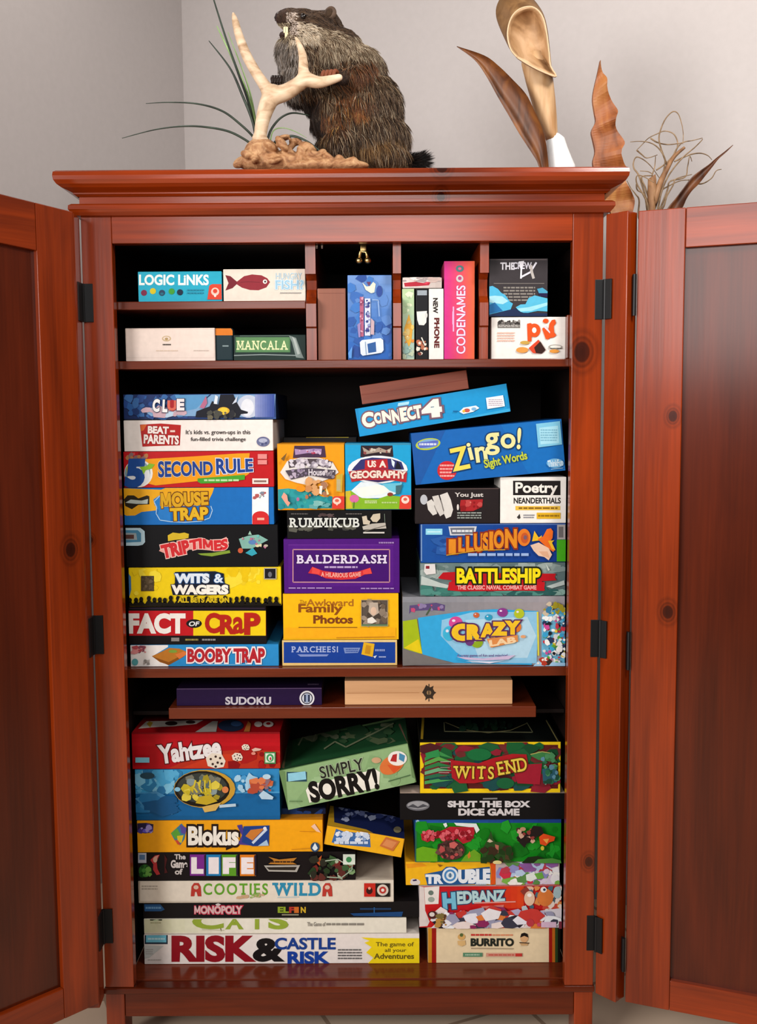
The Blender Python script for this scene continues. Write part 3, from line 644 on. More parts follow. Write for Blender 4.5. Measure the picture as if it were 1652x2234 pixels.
b.T('TRIP', 440, 190, 690, 300, '#cf2e33', 0.06, rot=-12, ol='#f0c6bc', olw=0.05); b.T('TIMES', 700, 160, 1040, 245, '#cf2e33', 0.06, rot=-3, ol='#f0c6bc', olw=0.05, wave=14)
b.Pg([(770, 285), (900, 280), (1065, 255), (1072, 280), (900, 312), (800, 300)], '#7f9a34')
b.Pg([(1150, 150), (1240, 120), (1330, 110), (1420, 160), (1330, 210), (1270, 240), (1180, 240)], '#7fb0a4'); b.Pg([(1235, 110), (1252, 75), (1270, 112)], '#9ac4b0'); b.E(1165, 258, 24, 24, '#c85a3a'); b.Pg([(1210, 280), (1280, 232), (1320, 285), (1270, 308)], '#35a0b4'); b.E(1275, 180, 36, 22, '#5a80b8'); b.B(1150, 120, 1400, 230, ['#b46a8a', '#6ac0b8', '#d8d0a8'], 10, 14, 6); b.E(1400, 212, 20, 12, '#b4aa98')
b.done('black game box with red title lettering and a turquoise figure', GM); s4 = b
b = Box(C5, [(85, 995), (1470, 985), (1475, 1330), (90, 1330)], Y2, 0.25, '#1d6cb4', on=s4)
b.R(80, 980, 1480, 1335, '#1a6cba')
b.Pg([(80, 995), (430, 1010), (470, 985), (920, 985), (905, 1040), (880, 1090), (860, 1150), (400, 1170), (390, 1200), (250, 1215), (190, 1248), (110, 1250), (80, 1240)], '#eaa91e')
b.Pg([(85, 1100), (120, 1062), (180, 1062), (220, 1090), (300, 1062), (322, 1070), (322, 1145), (220, 1150), (160, 1190), (100, 1160)], '#2b2418'); b.Pg([(100, 1130), (150, 1100), (250, 1110), (310, 1095), (305, 1140), (200, 1140)], '#b9c4bc')
b.Pg([(360, 1100), (420, 1060), (420, 1160), (520, 1180), (520, 1300), (430, 1300), (395, 1250), (410, 1200), (370, 1150)], '#2a7cc8'); b.L([(420, 1065), (365, 1120), (390, 1170), (385, 1230), (420, 1290), (520, 1305), (650, 1310), (800, 1300), (880, 1270), (905, 1200), (890, 1160)], 8, '#a9c9e6')
b.T('MOUSE', 432, 1040, 860, 1160, '#d9a520', 0.05, ol='#6a3a14', olw=0.05, rot=-3, grow=-0.2); b.T('TRAP', 520, 1180, 860, 1285, '#e0b226', 0.05, ol='#6a3a14', olw=0.05, rot=-2)
b.R(1272, 985, 1425, 1325, '#eef0f2'); b.B(1290, 1035, 1410, 1085, ['#a8b8a8', '#b45a5a', '#7a8a9a'], 10, 16, 3); b.E(1350, 1262, 76, 55, '#cf2a2c'); b.R(1275, 1262, 1427, 1330, '#cf2a2c'); b.R(1320, 1268, 1385, 1290, '#e4b09a')
b.done('bright blue game box with a yellow two-line title and white end label', GM); s5 = b
b = Box(C5, [(80, 655), (1468, 655), (1475, 988), (90, 988)], Y2, 0.25, '#b3181c', on=s5)
b.R(75, 650, 1480, 992, '#be1a1f'); b.B(90, 660, 300, 720, ['#d84a4a', '#8a6a6a', '#9a1418', '#b87a4a'], 14, 22, 5)
b.Pg([(150, 735), (400, 720), (760, 700), (1130, 675), (1250, 672), (1240, 770), (1245, 860), (1180, 905), (820, 925), (380, 970), (300, 950)], '#ef9c17')
b.E(222, 858, 132, 130, '#e9e6e2'); b.E(214, 856, 118, 118, '#7fa0b0'); b.Pg([(110, 800), (160, 760), (160, 930), (120, 900)], '#c9b832'); b.E(225, 870, 104, 100, '#dfe2e4'); b.T('5', 125, 745, 260, 970, '#1c4a94', 0.07, sh=0.1); b.Pg([(232, 800), (300, 790), (320, 765), (375, 775), (345, 815), (290, 830), (270, 870), (255, 830)], '#85b82e')
b.T('SECOND', 408, 752, 905, 880, '#1d3f8e', 0.035, ol='#e9d6a8', olw=0.03, grow=-0.18, rot=-1.2); b.T('RULE', 945, 728, 1275, 850, '#1d3f8e', 0.035, ol='#dfe2ec', olw=0.04, grow=-0.2, rot=-2)
b.Pg([(770, 905), (900, 895), (1150, 875), (1205, 870), (1205, 915), (1000, 945), (800, 952), (770, 935)], '#45a02e'); b.fine(830, 905, 1150, 940, '#b9dca4', 1)
b.R(1325, 680, 1410, 725, '#e08a86'); b.R(1325, 735, 1410, 775, '#e08a86'); b.R(1275, 905, 1422, 955, '#eeded6'); b.R(1290, 922, 1405, 940, '#8a6a62')
b.done('red and orange game box with a numeral five in a round badge', GM); s6 = b
b = Box(C5, [(85, 365), (1465, 365), (1468, 650), (88, 650)], Y2, 0.24, '#d8ccc4', on=s6)
b.R(80, 360, 1470, 655, '#efe6e0'); b.R(1464, 360, 1470, 655, '#c9b0a2')
b.Pg([(235, 408), (430, 398), (614, 412), (604, 600), (440, 604), (258, 612)], '#b3201f'); b.Pg([(240, 412), (300, 405), (270, 460), (245, 470)], '#d8662c')
b.T('BEAT', 312, 428, 498, 488, '#efe2dc', 0.05, ol='#8a1616', olw=0.04, rot=2); b.T('PARENTS', 274, 508, 592, 584, '#efe2dc', 0.045, ol='#8a1616', olw=0.04, rot=2); b.R(515, 460, 560, 478, '#e8c8bc')
b.T('It\u2019s kids vs. grown-ups in this', 660, 458, 1255, 508, '#3a3432', 0.012); b.T('fun-filled trivia challenge', 705, 525, 1212, 570, '#3a3432', 0.012)
b.E(1373, 565, 60, 46, '#6a6f92'); b.E(1373, 555, 40, 20, '#b0b4cc'); b.B(1340, 560, 1410, 595, ['#8a90b0', '#4a4f78'], 6, 14, 1)
b.done('white game box with a crooked red title patch', GM); s7 = b
b = Box(C5, [(80, 125), (1490, 125), (1495, 350), (85, 350)], Y2, 0.25, '#14203c', on=s7)
b.G(80, 125, 1500, 355, '#1a2c5c', '#3f5fa0', 14); b.B(90, 140, 700, 340, ['#27488a', '#1c356c', '#3a6aa8', '#2a5a9c'], 50, 40, 11)
b.Pg([(300, 300), (420, 250), (560, 270), (760, 240), (900, 130), (1490, 130), (1480, 260), (1290, 340), (700, 330), (340, 330)], '#7fa6cc'); b.Pg([(560, 135), (880, 130), (760, 260), (620, 290)], '#5c98c8'); b.E(1240, 240, 110, 105, '#c3cadc'); b.E(1230, 250, 60, 80, '#dfe2ea'); b.G(1300, 130, 1480, 340, '#8a94c4', '#3a4f9a', 8); b.B(280, 270, 700, 330, ['#b9cfe4', '#a8b4d0', '#c9a8b4'], 12, 34, 7, asp=2)
b.Pg([(750, 340), (760, 285), (880, 240), (905, 190), (960, 225), (980, 130), (1100, 128), (1130, 200), (1170, 270), (1235, 290), (1230, 305), (1170, 310), (1150, 345)], '#1b1c26'); b.E(1010, 280, 56, 34, '#d8a832'); b.Pg([(960, 280), (1000, 250), (1045, 258), (1050, 290), (1010, 320)], '#efc83e'); b.B(880, 290, 1110, 345, ['#4a4a44', '#6a6450', '#2a2a30'], 20, 24, 4); b.Pg([(790, 250), (850, 140), (860, 210), (830, 260)], '#b46a8a')
b.Pg([(920, 215), (935, 135), (960, 150), (950, 220)], '#dfe6ee'); b.Pg([(1090, 220), (1140, 140), (1130, 200)], '#c8d0e0')
b.E(538, 232, 48, 52, '#a8242a')
b.T('C L', 362, 182, 490, 285, '#f0eeee', 0.06, ol='#2a3050', olw=0.04, rot=3); b.T('U', 500, 190, 572, 272, '#d86a58', 0.05); b.T('E', 588, 178, 642, 270, '#f0e4e4', 0.06, ol='#2a3050', olw=0.04)
b.done('dark blue game box with a painted mansion, topmost of the left middle stack', GM)

# --- middle shelf, centre stack
b = Box(C8, [(125, 1440), (1345, 1440), (1345, 1712), (125, 1712)], Y2, 0.22, '#c9a868', on=zC)
b.R(120, 1436, 1350, 1716, '#e3bf78'); b.R(142, 1462, 1325, 1682, '#183f96'); b.L([(130, 1450), (1340, 1450)], 10, '#ecd9a0')
b.T('PARCHEESI', 230, 1508, 715, 1568, '#a9b6de', 0.02, serif=True); b.Pg([(285, 1590), (620, 1590), (600, 1612), (320, 1615)], '#7f90c8')
b.Pg([(775, 1520), (955, 1520), (930, 1575), (790, 1580)], '#7389c0'); b.fine(800, 1530, 930, 1570, '#3a559c', 2); b.Pg([(990, 1462), (1105, 1478), (1085, 1618), (965, 1590)], '#dfae22'); b.Pg([(1015, 1490), (1070, 1500), (1055, 1590), (1000, 1580)], '#c48a1c'); b.fine(1110, 1525, 1215, 1570, '#7f90c8', 1); b.Pg([(1090, 1612), (1130, 1600), (1110, 1632)], '#d8e0ee'); b.fine(1150, 1605, 1225, 1630, '#a9b6de', 1)
b.done('slim blue game box with a tan border under the yellow one', GM); c1 = b
b = Box(C8, [(135, 948), (1360, 945), (1360, 1430), (135, 1430)], Y2, 0.22, '#e0a418', on=c1)
b.R(130, 940, 1365, 1436, '#f3b814'); b.T('The', 312, 1016, 385, 1052, '#7a4a14', 0.0); b.T('Awkward', 385, 1008, 880, 1080, '#a8681c', 0.02); b.T('Family', 302, 1062, 760, 1170, '#8a4a16', 0.03); b.T('Photos', 460, 1180, 870, 1262, '#7c3f1a', 0.035)
b.L([(302, 1052), (385, 1050)], 6, '#a8681c'); b.L([(300, 1305), (920, 1305)], 9, '#8a5a18'); b.L([(170, 1330), (300, 1312)], 8, '#b88418'); b.L([(175, 1330), (180, 1360)], 6, '#b88418'); b.R(150, 1310, 1330, 1420, '#f2ac1a'); b.L([(700, 1415), (1320, 1405)], 14, '#c98818')
b.R(965, 1012, 1245, 1290, '#5a5048'); b.B(985, 1030, 1230, 1275, ['#8a7a6a', '#6a5a4a', '#4a4038', '#9a8a7a'], 30, 36, 5); b.Pg([(1050, 1040), (1140, 1040), (1150, 1150), (1090, 1190), (1040, 1140)], '#b8a898'); b.E(1095, 1130, 32, 44, '#d8b8a0'); b.Pg([(1030, 1210), (1080, 1190), (1130, 1240), (1080, 1262), (1030, 1255)], '#e4ded4'); b.R(970, 1270, 1245, 1290, '#5a7a5a')
b.L([(965, 1012), (1245, 1012), (1245, 1290), (965, 1290), (965, 1012)], 6, '#b8a070')
b.done('golden yellow game box with a small square photograph', GM); c2 = b
b = Box(C8, [(140, 368), (1370, 365), (1370, 940), (145, 940)], Y2, 0.22, '#4a1470', on=c2)
b.R(135, 360, 1376, 944, '#4e167a'); b.R(190, 430, 1305, 870, '#551a82'); b.L([(190, 430), (1305, 430)], 4, '#7a3aa0'); b.R(246, 486, 1258, 818, '#43126c'); b.L([(240, 480), (1264, 480), (1264, 826), (240, 826), (240, 480)], 11, '#c08a94')
b.T('BALDERDASH', 290, 540, 1222, 625, '#ded2ea', 0.03, serif=True, ol='#2e0a4c', olw=0.05); b.fine(575, 648, 925, 686, '#b9a0cc', 1)
b.Pg([(400, 730), (445, 662), (560, 705), (750, 730), (930, 712), (1060, 672), (1080, 735), (1000, 745), (900, 790), (750, 800), (590, 785), (500, 745)], '#d03034'); b.Pg([(445, 662), (530, 700), (520, 742), (440, 730)], '#e24a44'); b.Pg([(1060, 672), (980, 702), (985, 742), (1075, 735)], '#e24a44'); b.T('A HILARIOUS GAME', 540, 722, 960, 768, '#f0a89a', 0.03, arc=-10)
b.fine(1150, 392, 1310, 424, '#a080b8', 1); b.fine(195, 874, 655, 902, '#a080b8', 1); b.fine(960, 878, 1310, 906, '#a080b8', 1)
b.done('purple game box with a thin frame and a red ribbon', GM); c3 = b
b = Box(C8, [(178, 66), (1283, 62), (1290, 355), (175, 355)], Y2, 0.22, '#121112', on=c3)
b.R(170, 55, 1295, 360, '#131213'); b.B(215, 225, 880, 270, ['#4a4a42', '#5a5a50', '#3a3a36'], 26, 22, 4, asp=2); b.B(440, 105, 680, 130, ['#5a4a4a', '#4a3a3a'], 8, 14, 2, asp=2)
b.T('RUMMIKUB', 212, 148, 942, 242, '#d9dcd6', 0.02, serif=True); b.fine(220, 90, 400, 114, '#5a5654', 1); b.fine(800, 92, 970, 112, '#6a6462', 1)
b.Pg([(972, 130), (1020, 120), (1030, 165), (1060, 180), (1050, 215), (985, 212)], '#c9bca8'); b.Pg([(1060, 150), (1090, 105), (1165, 95), (1165, 150), (1130, 190), (1085, 185)], '#cabda6'); b.Pg([(975, 235), (1080, 205), (1220, 195), (1230, 255), (1100, 262), (985, 270)], '#b9b2a8'); b.L([(985, 300), (1210, 300)], 16, '#cdc9c2'); b.L([(1000, 285), (1225, 225)], 8, '#6a645c'); b.L([(1210, 100), (1214, 190)], 5, '#7a8a7a')
b.done('black game box with pale serif lettering and ivory tiles', GM); c4 = b
bo = Box(C7, Q(76, 813, 786, 1502), Y2, 0.10, '#e09016', on=c4)
b = bo; b.R(70, 808, 790, 1508, '#ef9b15'); b.R(75, 815, 788, 826, '#c98818'); b.Pg([(75, 1300), (190, 1290), (300, 1305), (420, 1330), (560, 1380), (786, 1390), (786, 1502), (78, 1502)], '#2e9a9e'); b.B(90, 1320, 640, 1490, ['#3aa8a4', '#2a8a94', '#1f7f8c'], 16, 36, 3)
b.Pg([(255, 838), (575, 838), (590, 960), (240, 968)], '#46304a'); b.Pg([(258, 870), (330, 880), (460, 868), (545, 872), (540, 925), (400, 915), (265, 935)], '#a78ab4'); b.B(270, 880, 535, 920, ['#c9b0cc', '#8a6a9a', '#b43a5a'], 14, 14, 6)
b.Pg([(105, 1120), (180, 1000), (320, 962), (520, 965), (660, 1010), (725, 1120), (640, 1180), (520, 1225), (400, 1255), (280, 1230), (160, 1190)], '#e6ded6')
b.Pg([(190, 1000), (340, 975), (500, 975), (660, 1005), (640, 1075), (430, 1040), (200, 1075)], '#54484f'); b.B(215, 990, 640, 1060, ['#c2b8c4', '#8a808c', '#a89eac', '#d8d0d8'], 40, 26, 5)
b.Pg([(160, 1100), (400, 1070), (692, 1095), (680, 1185), (640, 1190), (420, 1150), (220, 1195)], '#4d4450'); b.B(215, 1095, 380, 1170, ['#9a8aa4', '#b8a8bc', '#7a6a84'], 16, 18, 3); b.T('House', 408, 1085, 580, 1150, '#d8d0d8', 0.03); b.B(590, 1100, 670, 1165, ['#c9c0c4', '#8a808a'], 8, 18, 3)
b.B(380, 1210, 590, 1380, ['#c98a54', '#b4704a', '#a8785c', '#d8a06a'], 28, 34, 9); b.Pg([(525, 1260), (556, 1262), (545, 1355), (520, 1340)], '#efe6dc'); b.E(325, 1290, 50, 34, '#ee8f1a'); b.Pg([(590, 1270), (625, 1350), (600, 1355)], '#f0e0a8')
b.Pg([(120, 1380), (145, 1330), (180, 1360), (190, 1420), (215, 1440), (190, 1480), (160, 1440)], '#e8a08c'); b.E(295, 1402, 16, 20, '#b86a94'); b.B(460, 1430, 620, 1480, ['#7fb8b4', '#5fa4a4', '#9ac8c0'], 10, 22, 4, asp=2); b.Pg([(700, 1150), (770, 1130), (760, 1330), (700, 1320)], '#c8a83a'); b.R(705, 1190, 745, 1310, '#b8aa82')
b.Pg([(660, 1390), (680, 1370), (786, 1370), (786, 1502), (655, 1502)], '#d93f30'); b.E(708, 1420, 44, 36, '#f0d0c0'); b.E(708, 1416, 22, 16, '#d8604a'); b.Pg([(690, 1445), (726, 1445), (708, 1470)], '#f0d0c0'); b.Pg([(115, 975), (180, 910), (150, 1000)], '#7a5a2a')
b.done('square orange game box with a white oval, beside the sky blue one', GM)
b = Box(C7, [(792, 813), (1488, 807), (1500, 1508), (795, 1504)], Y2, 0.10, '#1c98c8', on=c4, flat=True)
b.R(785, 800, 1506, 1512, '#1e9fd2'); b.R(790, 806, 1500, 828, '#3a88a8')
b.Pg([(960, 835), (1295, 835), (1305, 955), (955, 960)], '#2c2027'); b.Pg([(975, 850), (1040, 890), (1100, 880), (1150, 855), (1230, 885), (1285, 858), (1270, 915), (1150, 905), (1000, 930)], '#a8988a'); b.B(990, 870, 1270, 915, ['#c9bfb0', '#8a4a4a', '#6a6058'], 14, 14, 4)
b.E(1138, 1090, 318, 148, '#e9ecef'); b.Pg([(890, 1060), (960, 985), (1080, 962), (1280, 975), (1390, 1010), (1420, 1090), (860, 1100)], '#33346e'); b.Pg([(1005, 990), (1240, 978), (1250, 1080), (1000, 1085)], '#b3262c'); b.T('U', 1035, 1000, 1085, 1062, '#f0dcd0', 0.05); b.T('S', 1092, 1000, 1118, 1062, '#f0dcd0', 0.04); b.T('A', 1160, 1000, 1222, 1062, '#f0dcd0', 0.05)
b.Pg([(1280, 975), (1320, 1010), (1310, 1070), (1290, 1040)], '#d8e6ee'); b.Pg([(1320, 1080), (1345, 1000), (1370, 1030), (1390, 1085)], '#1c1c28')
b.Pg([(830, 1110), (1000, 1085), (1240, 1085), (1450, 1120), (1440, 1225), (1300, 1205), (1140, 1200), (980, 1200), (862, 1222)], '#b52a30'); b.T('GEOGRAPHY', 850, 1108, 1432, 1180, '#f0d6c8', 0.05, arc=10, ol='#7a1a20', olw=0.04)
b.Pg([(990, 1200), (1300, 1200), (1140, 1225)], '#3a2a5a')
b.Pg([(840, 1330), (960, 1220), (1140, 1240), (1300, 1290), (1390, 1220), (1350, 1340), (1200, 1390), (980, 1395)], '#dfeaf0'); b.Pg([(900, 1290), (1140, 1250), (1290, 1300), (1180, 1350), (960, 1380)], '#f0f2e8'); b.Pg([(1180, 1240), (1400, 1230), (1340, 1340), (1260, 1310)], '#6ac0d8')
b.Pg([(795, 1330), (850, 1310), (960, 1390), (1140, 1400), (1260, 1360), (1500, 1390), (1500, 1508), (795, 1508)], '#83b428'); b.Pg([(795, 1320), (850, 1312), (870, 1500), (795, 1505)], '#c9b832'); b.E(890, 1398, 50, 42, '#d46aa0'); b.L([(888, 1430), (884, 1500)], 10, '#4a6a2a'); b.Pg([(1330, 1260), (1400, 1250), (1370, 1350), (1330, 1350)], '#3f6a74'); b.E(1270, 1352, 30, 20, '#8a3a2a'); b.fine(1000, 1415, 1130, 1450, '#d8e4b0', 2); b.fine(1180, 1425, 1350, 1455, '#b9d484', 1)
b.Pg([(1375, 1380), (1395, 1360), (1500, 1360), (1500, 1490), (1470, 1508), (1365, 1505)], '#da4032'); b.E(1430, 1410, 42, 40, '#f0d4c8'); b.E(1430, 1404, 20, 16, '#d8604a')
b.done('square sky blue game box with a white oval and red banner', GM)
b = Box(C7, Q(135, 745, 915, 812), Y2 + 0.105, 0.12, '#120f0f', on=c4)
b.R(380, 712, 830, 752, '#a8962a'); b.R(545, 712, 690, 750, '#8a7a5a'); b.done('dark box with a yellow edge strip behind the two square boxes', GM)
# --- middle shelf, right stack
b = Box(D2, [(75, 745), (1545, 752), (1530, 1390), (78, 1385)], Y2 - 0.004, 0.26, '#8a8a90', on=zC, flat=True)
b.G(75, 740, 1550, 1395, '#7e8086', '#a39a9e', 10); b.G(75, 740, 1550, 800, '#8a8c94', '#a09aa0', 6)
b.Pg([(140, 830), (380, 805), (460, 825), (455, 880), (330, 870), (160, 880), (135, 905)], '#5a4a78'); b.B(160, 820, 440, 870, ['#8a7aa4', '#c04a70', '#a89ab8'], 14, 18, 4); b.L([(330, 850), (290, 915)], 14, '#4a5a44')
b.Pg([(215, 940), (420, 910), (700, 875), (900, 862), (1300, 880), (1290, 1230), (1245, 1300), (1240, 1365), (540, 1345), (400, 1310), (255, 1270)], '#35a5dc'); b.Pg([(430, 960), (700, 890), (1290, 885), (1285, 1350), (700, 1345), (560, 1250), (420, 1100)], '#8cc4e4'); b.Pg([(640, 960), (1200, 930), (1280, 1100), (1200, 1300), (760, 1300)], '#b2d6ea')
b.Pg([(78, 970), (205, 950), (255, 1265), (200, 1255), (85, 1215)], '#a3b81c'); b.Pg([(90, 1210), (220, 1130), (255, 1265)], '#e0c81c'); b.Pg([(78, 1215), (255, 1268), (540, 1350), (78, 1380)], '#74706e'); b.L([(1292, 885), (1300, 1280)], 16, '#d8cf4a')
for x, y, rx, ry, c in ((555, 985, 62, 58, '#d24a94'), (495, 1080, 56, 66, '#3fb2d8'), (740, 915, 28, 24, '#c8623a'), (850, 935, 34, 28, '#2f9ac0'), (975, 890, 48, 40, '#8a3a8a'), (1125, 900, 46, 44, '#b4c22a'), (745, 1160, 54, 48, '#8aa824'), (680, 1150, 40, 40, '#6a3a7a'), (1100, 1020, 44, 46, '#e0782a')): b.E(x, y, rx, ry, c); b.E(x - rx * 0.3, y - ry * 0.35, rx * 0.25, ry * 0.2, '#e6dff0')
for ch, x0, y0, x1, y1 in (('C', 535, 1005, 665, 1130), ('R', 668, 1010, 762, 1120), ('A', 795, 1000, 890, 1100), ('Z', 900, 985, 1000, 1085), ('Y', 1020, 975, 1110, 1075)): b.T(ch, x0, y0, x1, y1, '#eec02a', 0.09, ol='#5a2a5a', olw=0.08)
b.Pg([(830, 1125), (1110, 1090), (1115, 1150), (870, 1205)], '#da8a4a'); b.T('LAB', 860, 1125, 1090, 1175, '#f0d0a4', 0.05, rot=-8); b.E(1160, 1105, 24, 14, '#e0a070')
b.T('A crazy game of fun and mischief', 565, 1262, 1020, 1292, '#6a5a94', 0.02); b.Pg([(560, 1285), (800, 1300), (1090, 1270), (1030, 1310), (800, 1320), (640, 1310)], '#c9b8d8'); b.Pg([(640, 1325), (900, 1330), (1010, 1315), (860, 1345)], '#e4e0f0')
b.R(1325, 900, 1535, 1385, '#6cb4d6'); b.B(1330, 815, 1535, 900, ['#d8c832', '#4a9ac0', '#a09428', '#c8b8a0', '#3a7aa0'], 22, 26, 5); b.B(1340, 930, 1530, 1370, ['#20242c', '#f0f0f0', '#c83a4a', '#3aa0d0', '#c84a94', '#58a838', '#e8c83a', '#f0f4f4', '#2a3a5a', '#d8dce0'], 110, 24, 8); b.Pg([(1245, 1370), (1290, 1320), (1535, 1335), (1535, 1388), (1245, 1388)], '#9ac4e4'); b.B(1290, 1300, 1400, 1340, ['#b03a2a', '#3a2a24', '#e8e0d8'], 10, 22, 2)
b.done('large silver and pale blue game box with coloured balloons', GM); r1 = b
b = Box(D2, [(235, 445), (1540, 445), (1545, 745), (235, 745)], Y2, 0.25, '#5c7672', on=r1)
b.G(230, 440, 1548, 750, '#6c8280', '#5a6e70', 10); b.B(240, 455, 1530, 560, ['#8a9a98', '#9aa8a4', '#5f7672', '#7d8f8e'], 40, 42, 7, asp=2); b.B(240, 660, 1540, 745, ['#3a7068', '#4f8a80', '#2c5a58', '#86a8a0', '#3f7a70'], 44, 32, 5, asp=2.4); b.Pg([(245, 560), (420, 625), (520, 650), (470, 672), (320, 650), (240, 640)], '#b9c4c0'); b.Pg([(1370, 655), (1530, 600), (1535, 640), (1420, 672)], '#b4c0be')
b.Pg([(395, 580), (440, 530), (540, 525), (720, 530), (1300, 540), (1455, 540), (1445, 575), (1460, 600), (1330, 608), (1330, 640), (1360, 690), (600, 700), (500, 692), (490, 650), (520, 600), (430, 590)], '#b41620'); b.Pg([(495, 615), (1355, 615), (1350, 695), (480, 690)], '#bf1a24')
b.T('BATTLESHIP', 568, 498, 1312, 622, '#f0dc1a', 0.045, ol='#1d2414', olw=0.09); b.T('THE CLASSIC NAVAL COMBAT GAME', 570, 646, 1278, 682, '#eea8a4', 0.04)
b.Pg([(275, 455), (368, 452), (375, 540), (290, 550), (268, 520)], '#dcd8d6'); b.R(285, 470, 318, 496, '#8a2a34'); b.Pg([(1365, 455), (1400, 505), (1385, 515)], '#c4cec8')
b.done('grey-green game box with yellow block title on a red ribbon', GM); r2 = b
b = Box(D2, [(238, 92), (1545, 95), (1545, 440), (240, 440)], Y2, 0.25, '#163f92', on=r2)
b.G(232, 88, 1550, 445, '#1c4f9c', '#143a8c', 10); b.L([(245, 100), (245, 430)], 14, '#7a98c0'); b.L([(240, 96), (1545, 98)], 10, '#5a78b0'); b.R(285, 138, 435, 192, '#8fd4ea'); b.R(300, 160, 420, 172, '#c4ecf4')
b.Pg([(490, 118), (745, 116), (728, 195), (505, 198)], '#cfd2d8'); b.Pg([(505, 130), (725, 128), (712, 184), (518, 186)], '#6a6e7c'); b.fine(525, 140, 705, 178, '#dcdfe4', 1)
b.B(380, 230, 560, 340, ['#2a5aa4', '#3a6ab4', '#1c4690'], 12, 40, 2, asp=2)
for ch, x0, y0, x1, y1 in (('I', 508, 240, 540, 355), ('L', 585, 225, 640, 338), ('L', 655, 212, 710, 335), ('U', 725, 190, 800, 335), ('S', 805, 180, 855, 320), ('I', 866, 172, 884, 315), ('O', 902, 160, 985, 305), ('N', 1005, 150, 1098, 300)): b.T(ch, x0, y0, x1, y1, '#de8a24', 0.05, ol='#8a2f1c', olw=0.07)
b.E(1170, 215, 58, 78, '#de7a28'); b.E(1175, 220, 34, 48, '#c2582a'); b.E(1180, 215, 16, 20, '#7a5a6a'); b.L([(470, 375), (760, 330), (1000, 325)], 8, '#c89a2a'); b.Pg([(1240, 250), (1262, 155), (1300, 215), (1330, 195), (1320, 240)], '#e8b828'); b.Pg([(1290, 230), (1340, 205), (1375, 140), (1410, 132), (1430, 160), (1425, 220), (1395, 260), (1450, 325), (1430, 345), (1370, 300)], '#e46a24'); b.Pg([(1385, 245), (1440, 240), (1420, 262), (1452, 330), (1420, 320)], '#e6b42a')
b.Pg([(1225, 285), (1300, 260), (1390, 310), (1420, 370), (1390, 420), (1350, 390), (1300, 380), (1255, 335)], '#e3c0a8'); b.Pg([(1300, 340), (1380, 340), (1400, 400), (1340, 380)], '#d8a888')
b.fine(665, 345, 1210, 395, '#9ab4e0', 1); b.R(1466, 100, 1540, 232, '#a7a2a2'); b.R(1480, 118, 1522, 215, '#6a6668'); b.R(1462, 235, 1546, 430, '#43a41c')
b.done('blue game box with a swooping orange and yellow title', GM); r3 = b
b = Box(D1, [(482, 875), (1086, 865), (1090, 1118), (480, 1118)], Y2, 0.12, '#231d1d', on=r3, flat=True, top=P(*(760 + 785 / 3.304, 800 + 876 / 3.304), Y2).z)
b.R(475, 862, 1092, 1122, '#272021'); b.L([(480, 882), (1086, 878)], 7, '#5a4a48')
b.E(545, 958, 26, 36, '#b9bcc2'); b.Pg([(565, 975), (600, 955), (630, 990), (640, 1060), (610, 1072), (575, 1030)], '#d6d2cc'); b.Pg([(605, 935), (650, 925), (672, 990), (690, 1060), (662, 1078), (635, 1030)], '#cfcac4'); b.Pg([(660, 925), (715, 905), (740, 960), (756, 1030), (740, 1080), (705, 1095), (690, 1060), (680, 990)], '#d9d5cf'); b.L([(620, 1000), (640, 1050)], 5, '#8a8480'); b.L([(668, 960), (690, 1040)], 5, '#8a8480')
b.T('You Just', 770, 908, 972, 946, '#cfc9c4', 0.03); b.Pg([(810, 960), (970, 955), (965, 1010), (900, 1040), (810, 1042), (805, 1000)], '#a8262a'); b.B(825, 970, 955, 1020, ['#c04a48', '#8a1a1e', '#d87a70'], 12, 18, 4); b.E(790, 1012, 8, 22, '#d8d2cc'); b.fine(785, 1045, 960, 1098, '#9aa09a', 3)
b.done('black game box with a pale clenched fist beside the white one', GM); r4 = b
b = Box(D1, [(1094, 798), (1570, 792), (1572, 1118), (1098, 1118)], Y2, 0.12, '#e8e2da', on=r3, flat=True)
b.R(1090, 780, 1576, 1122, '#f2eee8'); b.R(1188, 822, 1530, 926, '#231f1f'); b.T('Poetry', 1208, 836, 1505, 930, '#f0ece4', 0.03); b.T('NEANDERTHALS', 1194, 945, 1530, 985, '#2a2725', 0.03)
b.R(1205, 1004, 1528, 1034, '#ecc14a'); b.fine(1228, 1008, 1508, 1032, '#8a6420', 1); b.Pg([(1215, 1085), (1235, 1060), (1242, 1090), (1228, 1098)], '#3a3634'); b.fine(1262, 1062, 1342, 1095, '#8a8a94', 2); b.R(1358, 1052, 1530, 1096, '#e6b428'); b.fine(1368, 1062, 1520, 1088, '#9a741c', 1)
b.done('white game box with a black title plate and yellow bars', GM)
def zat(bx, f):  # height of a tilted top at fraction f of the width
    return bx
b = Box(D1, [(450, 478), (1540, 378), (1565, 745), (488, 857)], Y2 - 0.006, 0.20, '#1560ac')
b.R(440, 370, 1575, 870, '#1a66b6'); b.Pg([(448, 482), (700, 458), (520, 862), (488, 864)], '#1f58a4'); b.Pg([(1100, 420), (1540, 380), (1565, 750), (1300, 775)], '#1b6fbe')
b.E(575, 558, 90, 42, '#b9c832', rot=-8); b.E(575, 556, 78, 33, '#7fa8cc', rot=-8); b.Pg([(500, 548), (650, 530), (640, 572), (515, 588)], '#5a6ac0'); b.fine(512, 545, 640, 575, '#cfd8ee', 1)
b.E(712, 748, 70, 68, '#cc2a30'); b.fine(660, 700, 765, 800, '#eaa4a0', 4)
